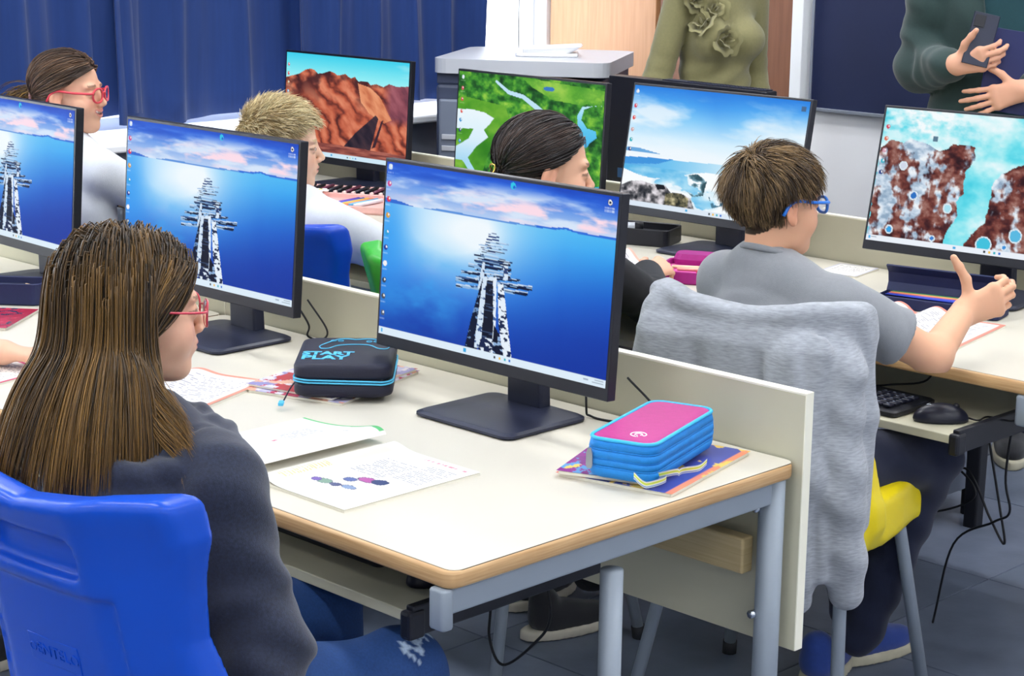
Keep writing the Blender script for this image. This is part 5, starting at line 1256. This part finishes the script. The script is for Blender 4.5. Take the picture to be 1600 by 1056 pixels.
M_shk = cloth('black_trainer', '1d1f26'); M_solew = mat('pale_trainer_sole', 'c4beb0', .7)
shoe(p3, B, (-1.02, 1.31, 0), 75, M_shk, M_solew); shoe(p3, B, (-1.20, 1.42, 0), 95, M_shk, M_solew)
eyes(H, p3, B, '2e1c14')
hp = hair_pulled(H, 4200, (0, -.102, -.004), '1b1517', '5a463c', .16, .0013, 13)
def pony(H, root, N, L, base, hi, sp=.012, sag=.9, back=.5, K=10, rad=.0012):
    o_ = RNG.normal(0, 1, (N, 3))*A3((sp, sp*.5, sp)); q = A3(root)+o_; d = np.tile(A3((0, -back, .15)), (N, 1))+RNG.normal(0, .12, (N, 3)); out = [q]
    for k in range(K-1): d = d+A3((0, 0, -sag*.3)); d /= np.linalg.norm(d, axis=1, keepdims=True); q = q+d*L/(K-1); out.append(q)
    V, F, Cc = strand_mesh(np.stack(out, 1), np.full(N, rad), hair_cols(N, base, hi, .3, .2)); return H.w(V), F, Cc
vparts('hair', [hp, pony(H, (0, -.100, -.02), 700, .16, '1b1517', '5a463c', .012, 3., .12)], M_hair, p3, B)
tie = obj('hair_clip', tube([tuple(q) for q in H.w(np.array([(.012*math.cos(a), -.112+.004*math.sin(2*a), -.006+.014*math.sin(a)) for a in [k*PI/6 for k in range(12)]]))-A3(B)], .0022, 6, True), mat('gold_clip', 'd8b45a', .25, .8), p3)

# ---------------------------------------------------------------- blond boy
B = (-1.86, 1.24, 0); sk = 'e9bfa4'
p4 = person(B, 'blond boy in a white T-shirt looking to the right in profile')
H = make_head((-1.905, 1.222, 1.058), 52, -3, 0, .96, sk, 'b79f70', 'cf8a80', iris='4a5a6a')
J = dict(neck=(-1.885, 1.225, .925), shR=(-1.755, 1.245, .875), shL=(-2.03, 1.26, .88), hip=(-1.86, 1.24, .57))
armR = [J['shR'], (-1.700, 1.415, .785), (-1.82, 1.60, .785)]; armL = [J['shL'], (-2.14, 1.45, .775), (-2.115, 1.575, .788)]
hR = hand_prims(armR[2], (-.3, 1., .0), (0, 0, -1), 1, .82); hL = hand_prims(armL[2], (.75, .68, .0), (0.1, 0, -1), -1, .86, (.28, .35, .3))
vparts('body', [(H.V, H.Q, H.cols), arms_skin(armR, hR, (.04, .035, .025), sk), arms_skin(armL, hL, (.04, .034, .026), sk)], M_skin, p4, B)
M_whitec = cloth('white_jersey', 'd3d7de', .9, noise=.03)
def tee(J, a, b, seed, fr=.62, w=.152):
    tf = torso_f(J, w, .105, .007, .8, seed); ca, cb = lerp3(a[0], a[1], fr), lerp3(b[0], b[1], fr); nk = A3(J['neck'])
    return lambda P: tshirt(P, tf, a, b, ca, cb, nk)
sdf_part('t_shirt', tee(J, armR, armL, .6, .80), (-2.28, 1.05, .48), (-1.62, 1.60, .99), .0062, M_whitec, p4, B); collar(p4, B, J['neck'], M_whitec)
lg4 = [[(-1.78, 1.22, .54), (-1.76, 1.58, .535), (-1.78, 1.56, .12)], [(-1.94, 1.22, .54), (-1.95, 1.58, .535), (-1.95, 1.56, .12)]]
sdf_part('trousers', legs_f(lg4), (-2.1, 1.1, .05), (-1.6, 1.72, .66), .009, M_navyp, p4, B)
for q in ((-1.78, 1.56, 0), (-1.95, 1.56, 0)): shoe(p4, B, q, 90, M_shk, M_solew)
eyes(H, p4, B, '46586a')
def flow_up(p): f = np.zeros_like(p); f[:, 1] = .9; f[:, 2] = -.25+.9*np.clip((p[:, 2]-.05)/.06, 0, 1); f[:, 0] = .2*np.sign(p[:, 0]); return f
Lbl = lambda p: np.interp(p[:, 2], [-.07, 0, .05, .10], [.010, .014, .024, .034])*np.where(p[:, 1] > .05, 1.2, 1)
vparts('hair', [hair_short(H, 5600, Lbl, flow_up, .45, 'a58a5a', 'f2e2b6', .55, .0011, .12, 6, .35, (.002, .016))], M_hair, p4, B)

# ---------------------------------------------------------------- smiling girl with red glasses
B = (-2.88, 1.24, 0); sk = 'e4b194'
p5 = person(B, 'smiling girl with red glasses and tied-back brown hair in a white T-shirt')
H = make_head((-2.878, 1.232, 1.113), 36, 0, 0, 1.0, sk, '3f2d22', 'c8706c', smile=1.0)
J = dict(neck=(-2.885, 1.225, .965), shR=(-2.745, 1.245, .905), shL=(-3.04, 1.27, .91), hip=(-2.88, 1.24, .575))
armR = [J['shR'], (-2.70, 1.46, .77), (-2.80, 1.65, .775)]; armL = [J['shL'], (-3.12, 1.43, .77), (-3.02, 1.62, .775)]
hR = hand_prims(armR[2], (-.4, .9, 0), (0, 0, -1), 1, .8); hL = hand_prims(armL[2], (.5, .8, 0), (0, 0, -1), -1, .8)
vparts('body', [(H.V, H.Q, H.cols), arms_skin(armR, hR, skin=sk), arms_skin(armL, hL, skin=sk)], M_skin, p5, B)
sdf_part('t_shirt', tee(J, armR, armL, 3.1, .72), (-3.26, 1.05, .48), (-2.6, 1.62, 1.02), .0068, M_whitec, p5, B); collar(p5, B, J['neck'], M_whitec)
lg5 = [[(-2.80, 1.22, .54), (-2.78, 1.58, .535), (-2.8, 1.56, .12)], [(-2.96, 1.22, .54), (-2.97, 1.58, .535), (-2.97, 1.56, .12)]]
sdf_part('trousers', legs_f(lg5), (-3.1, 1.1, .05), (-2.62, 1.72, .66), .009, M_navyp, p5, B)
for q in ((-2.8, 1.56, 0), (-2.97, 1.56, 0)): shoe(p5, B, q, 90, M_shk, M_solew)
eyes(H, p5, B, '3a281c'); glasses(H, p5, B, 'd8404e', 'coral_red_frame', .0245, .0195, .0032)
hp = hair_pulled(H, 4000, (0, -.103, -.012), '33251d', '8a6a52', .3, .0013, 13, bulge=.013)
vparts('hair', [hp, pony(H, (0, -.112, -.016), 800, .20, '4a3626', 'a5803c', .013)], M_hair, p5, B)
obj('hair_tie', tube([tuple(q) for q in H.w(np.array([(.017*math.cos(a), -.110, -.013+.017*math.sin(a)) for a in [k*PI/7 for k in range(14)]]))-A3(B)], .0045, 8, True), mat('pink_hair_tie', 'e8b4bc', .7), p5)

# ---------------------------------------------------------------- child at the left edge: one forearm in view
B = (-1.80, -.15, 0); sk = 'e3b094'
p6 = person(B, 'child at the left photo edge with a bare forearm resting on the desk')
H = make_head((-1.86, -.18, 1.08), 88, -4, 0, 1.0, sk, '3a2a1e', h=.004)
J = dict(neck=(-1.83, -.18, .945), shR=(-1.69, -.17, .89), shL=(-1.98, -.17, .89), hip=(-1.83, -.17, .57))
armR = [J['shR'], (-1.62, .02, .785), (-1.47, .165, .775)]; armL = [J['shL'], (-2.08, .02, .785), (-1.95, .18, .775)]
hR = hand_prims(armR[2], (.8, .55, 0), (0, 0, -1), 1, .82); hL = hand_prims(armL[2], (.5, .8, 0), (0, 0, -1), -1, .82)
vparts('body', [(H.V, H.Q, H.cols), arms_skin(armR, hR, (.04, .035, .026), sk), arms_skin(armL, hL, skin=sk)], M_skin, p6, B)
sdf_part('t_shirt', tee(J, armR, armL, 1.7, .6), (-2.2, -.34, .48), (-1.5, .14, 1.0), .010, M_grey, p6, B)
lg6 = [[(-1.75, -.18, .54), (-1.73, .2, .535), (-1.74, .2, .12)], [(-1.91, -.18, .54), (-1.92, .2, .535), (-1.92, .2, .12)]]
sdf_part('trousers', legs_f(lg6), (-2.05, -.3, .05), (-1.6, .32, .66), .011, M_navyp, p6, B)
for q in ((-1.74, .2, 0), (-1.92, .2, 0)): shoe(p6, B, q, 90, M_shk, M_solew)
vparts('hair', [hair_short(H, 1800, Lb, flow_boy, .45, '33241a', '7a5c3c', .3, .002, .30, 7)], M_hair, p6, B)

# ---------------------------------------------------------------- woman in the green sweater
B = (-2.13, 3.20, 0); sk = 'dca98c'
p7 = person(B, 'woman standing by the brown door in an olive green sweater with fabric roses')
f7 = A3((math.cos(math.radians(-18)), math.sin(math.radians(-18)), 0)); r7 = A3((f7[1], -f7[0], 0))
at7 = lambda r, f, z: tuple(A3((B[0], B[1], 0))+r7*r+f7*f+A3((0, 0, z)))
H = make_head(at7(0, .03, 1.58), -18, -4, 0, 1.06, sk, '3a2a20', h=.004)
J = dict(neck=at7(0, 0, 1.43), shR=at7(.140, 0, 1.360), shL=at7(-.140, 0, 1.360), hip=at7(0, 0, .95))
armR = [J['shR'], at7(.205, -.03, 1.09), at7(.20, .10, .88)]; armL = [J['shL'], at7(-.185, -.05, 1.09), at7(-.18, .08, .88)]
hR = hand_prims(armR[2], (.3, .1, -1), tuple(-r7), 1, .95, (.3, .3, .3)); hL = hand_prims(armL[2], (.3, .1, -1), tuple(r7), -1, .95, (.3, .3, .3))
vparts('body', [(H.V, H.Q, H.cols), arms_skin(armR, hR, (.04, .035, .027), sk), arms_skin(armL, hL, (.04, .035, .027), sk)], M_skin, p7, B)
M_olive = cloth('olive_green_knit', '87825a', .85, noise=.08)
R7 = np.stack([r7, f7, A3((0, 0, 1))], 1)
def wsweat(P):
    d = ell(P, at7(0, -.005, 1.26), (.132, .095, .20), R7); d = smin(d, ell(P, at7(0, 0, 1.02), (.128, .098, .17), R7), .08); d = smin(d, ell(P, at7(0, 0, .90), (.155, .11, .12), R7), .06)
    for s in (-1, 1): d = smin(d, ell(P, at7(s*.062, .078, 1.225), (.066, .058, .066), R7), .04)
    d = smin(d, chain(P, [at7(-.135, 0, 1.350), at7(-.06, 0, 1.395), at7(.06, 0, 1.395), at7(.135, 0, 1.350)], [.050, .048, .048, .050], .02), .04)
    q = (P-A3(B))@R7; d = d+.003*np.sin(q[:, 2]*95+q[:, 0]*25+2*np.sin(q[:, 0]*14))*np.clip((1.2-q[:, 2])/.08, 0, 1)
    for a in (armR, armL):
        e = A3(a[1])+(A3(a[2])-A3(a[1]))*.92; d = smin(d, chain(P, [a[0], a[1], e], [.052, .045, .036], .03)+arm_fold(P, a[1], .004, .08), .005)
    return smin(d, chain(P, [at7(0, .0, 1.41), at7(0, .012, 1.475)], [.062, .056], .01), .02)
sdf_part('sweater', wsweat, A3((B[0]-.32, B[1]-.32, .78)), A3((B[0]+.34, B[1]+.32, 1.56)), .007, M_olive, p7, B)
sdf_part('trousers', legs_f([[at7(.085, 0, .88), at7(.09, .01, .48), at7(.09, -.01, .10)], [at7(-.085, 0, .88), at7(-.09, .01, .48), at7(-.09, -.01, .10)]], (.105, .07, .055)), A3((B[0]-.28, B[1]-.28, .03)), A3((B[0]+.28, B[1]+.28, 1.02)), .011, M_blk, p7, B)
for s in (-1, 1): shoe(p7, B, at7(s*.09, 0, 0), -18, M_shk, M_sole, 1.1)
vparts('hair', [hair_pulled(H, 1500, (0, -.1, 0), '2a1e18', '6a5040', .3, .002, 9)], M_hair, p7, B)
# fabric roses on the sweater, one mesh each
def rose(R_):
    vs, fs = [], []
    for k in range(7):
        ph = k*2.1+RNG.uniform(-.3, .3); rr = R_*(.16+.13*k); hgt = R_*(1.05-.09*k); n, mrow = 9, 4; b0 = len(vs); sp = 2.2
        for j in range(mrow+1):
            for i in range(n+1):
                a = ph+sp*(i/n-.5); t = j/mrow; ruf = 1+.10*math.sin(i*1.7+k)*t; fl = rr*(.55+.62*t**1.5)*ruf
                z = hgt*t*math.sin(PI*(.18+.64*i/n))-.25*R_*max(0, t-.75)*2; vs.append((fl*math.cos(a), fl*math.sin(a), z))
        for j in range(mrow):
            for i in range(n): a = b0+j*(n+1)+i; fs.append((a, a+1, a+n+2, a+n+1))
    off = len(vs); vs += [(x*.97, y*.97, z-.0012) for x, y, z in vs]; fs += [tuple(off+i for i in f[::-1]) for f in fs]
    return mesh_from(vs, fs)
SWEAT = lambda P: wsweat(A3(P)[None])[0]
for i, (r_, z_, R_) in enumerate(((.120, 1.352, .046), (.062, 1.322, .047), (.108, 1.278, .046), (.060, 1.232, .055), (.150, 1.388, .038))):
    f_ = .25
    while f_ > 0 and SWEAT(at7(r_, f_, z_)) > .002: f_ -= .002
    c_ = A3(at7(r_, f_, z_)); e = .004; g = np.array([SWEAT(c_+A3(v))-SWEAT(c_-A3(v)) for v in ((e, 0, 0), (0, e, 0), (0, 0, e))]); g = Vector(g).normalized()
    o = obj('fabric_rose', rose(R_), M_olive, p7, loc=tuple(c_-A3(B)-A3(g)*.004)); o.rotation_euler = g.to_track_quat('Z', 'Y').to_euler()

# ---------------------------------------------------------------- man in the dark green jacket
B = (-1.17, 3.34, 0); sk = 'd9a387'; az8 = -56
p8 = person(B, 'man in a dark green jacket holding a phone before the navy board')
f8 = A3((math.cos(math.radians(az8)), math.sin(math.radians(az8)), 0)); r8 = A3((f8[1], -f8[0], 0)); R8 = np.stack([r8, f8, A3((0, 0, 1))], 1)
at8 = lambda r, f, z: tuple(A3((B[0], B[1], 0))+r8*r+f8*f+A3((0, 0, z)))
H = make_head(at8(0, .03, 1.71), az8, -6, 0, 1.08, sk, '2a2220', h=.004)
J = dict(neck=at8(0, 0, 1.55), shR=at8(.195, 0, 1.475), shL=at8(-.195, 0, 1.475), hip=at8(0, 0, 1.0))
armR = [J['shR'], at8(.225, .0, 1.185), at8(.135, .215, 1.212)]; armL = [J['shL'], at8(-.255, .0, 1.185), at8(-.060, .215, 1.145)]
hR = hand_prims(armR[2], tuple(-r8*.85+f8*.25+A3((0, 0, .22))), tuple(A3((0, 0, .2))+f8*-.9-r8*.1), 1, 1.02, curls=[(.35, .75, .5), (.3, .7, .5), (.35, .8, .5), (.4, .8, .5)], thumb=((.45, .7, -.25), (.75, .6, -.2)))
hL = hand_prims(armL[2], tuple(r8*.92+f8*.1+A3((0, 0, -.28))), tuple(-f8), -1, 1.02, (.18, .25, .2), spread=.10, thumb=((.5, .85, .1), (.7, .7, .1)))
vparts('body', [(H.V, H.Q, H.cols), arms_skin(armR, hR, (.045, .04, .029), sk), arms_skin(armL, hL, (.045, .04, .029), sk)], M_skin, p8, B)
M_jack = cloth('dark_green_jacket_cloth', '1d3634', .8, noise=.12); M_teal2 = cloth('teal_sweater_cloth', '0f3d44', .85)
def jk_body(P):
    d = ell(P, at8(0, -.01, 1.32), (.205, .135, .25), R8); d = smin(d, ell(P, at8(0, 0, 1.02), (.20, .145, .24), R8), .08)
    d = smin(d, chain(P, [at8(-.19, 0, 1.46), at8(-.07, 0, 1.52), at8(.07, 0, 1.52), at8(.19, 0, 1.46)], [.07, .06, .06, .07], .02), .05)
    return d+.004*np.sin(P[:, 2]*34+P[:, 0]*30+2*np.sin(P[:, 1]*20))
def jacket(P):
    q = (P-A3(B))@R8; d = jk_body(P); op = np.abs(q[:, 0]+.035)-(.055+.05*np.clip((q[:, 2]-1.1)/.4, 0, 1)); d = smax(d, -np.maximum(op, .02-q[:, 1]), .012)
    for a in (armR, armL):
        e = A3(a[1])+(A3(a[2])-A3(a[1]))*.80; d = smin(d, chain(P, [a[0], a[1], e], [.078, .070, .056], .04)+arm_fold(P, a[1], .007, .12)+.004*np.sin(P[:, 2]*60+P[:, 0]*25), .02)
    return d
sdf_part('jacket', jacket, A3((B[0]-.42, B[1]-.42, .76)), A3((B[0]+.42, B[1]+.4, 1.62)), .008, M_jack, p8, B)
sdf_part('sweater', lambda P: jk_body(P)+.022, A3((B[0]-.35, B[1]-.35, .80)), A3((B[0]+.35, B[1]+.35, 1.62)), .009, M_teal2, p8, B)
sdf_part('trousers', legs_f([[at8(.10, 0, .92), at8(.11, .01, .50), at8(.11, -.01, .10)], [at8(-.10, 0, .92), at8(-.11, .01, .50), at8(-.11, -.01, .10)]], (.125, .08, .06)), A3((B[0]-.32, B[1]-.3, .03)), A3((B[0]+.32, B[1]+.3, 1.06)), .012, M_navyp, p8, B)
for s in (-1, 1): shoe(p8, B, at8(s*.11, 0, 0), az8, M_shk, M_sole, 1.2)
vparts('hair', [hair_short(H, 1500, lambda p: np.full(len(p), .03), flow_up, .5, '231c1a', '4a3a30', .3, .002, .2, 6)], M_hair, p8, B)
obj('button', tube([at8(-.135, .135, 1.27), at8(-.135, .150, 1.27)], .007, 8), M_chrome, p8).location = tuple(-A3(B))
ph = thing('phone', 'dark smartphone held upright in the hand of the man', 'phone', at8(.082, .245, 1.215), math.radians(az8+90))
obj('case', slab(.074, .009, 0, .150, .003, .001, 3), mat('dark_phone_case', '1c2238', .3), ph, rot=(math.radians(-12), math.radians(12), 0))
obj('camera_bump', slab(.030, .004, .108, .142, .001, .0005, 2, -.016, -.007), M_black, ph, rot=(math.radians(-12), math.radians(12), 0))
fd = thing('folder', 'dark blue folder pressed against the chest of the man under his hand', 'folder', at8(-.02, .178, 1.075), math.radians(az8+90))
obj('cover', slab(.17, .014, 0, .235, .004, .001, 2), mat('dark_blue_folder', '1c2458', .4), fd, rot=(math.radians(-4), math.radians(8), 0))
obj('pages', slab(.160, .008, .004, .230, .002, .001, 2), M_paper, fd, rot=(math.radians(-4), math.radians(8), 0))
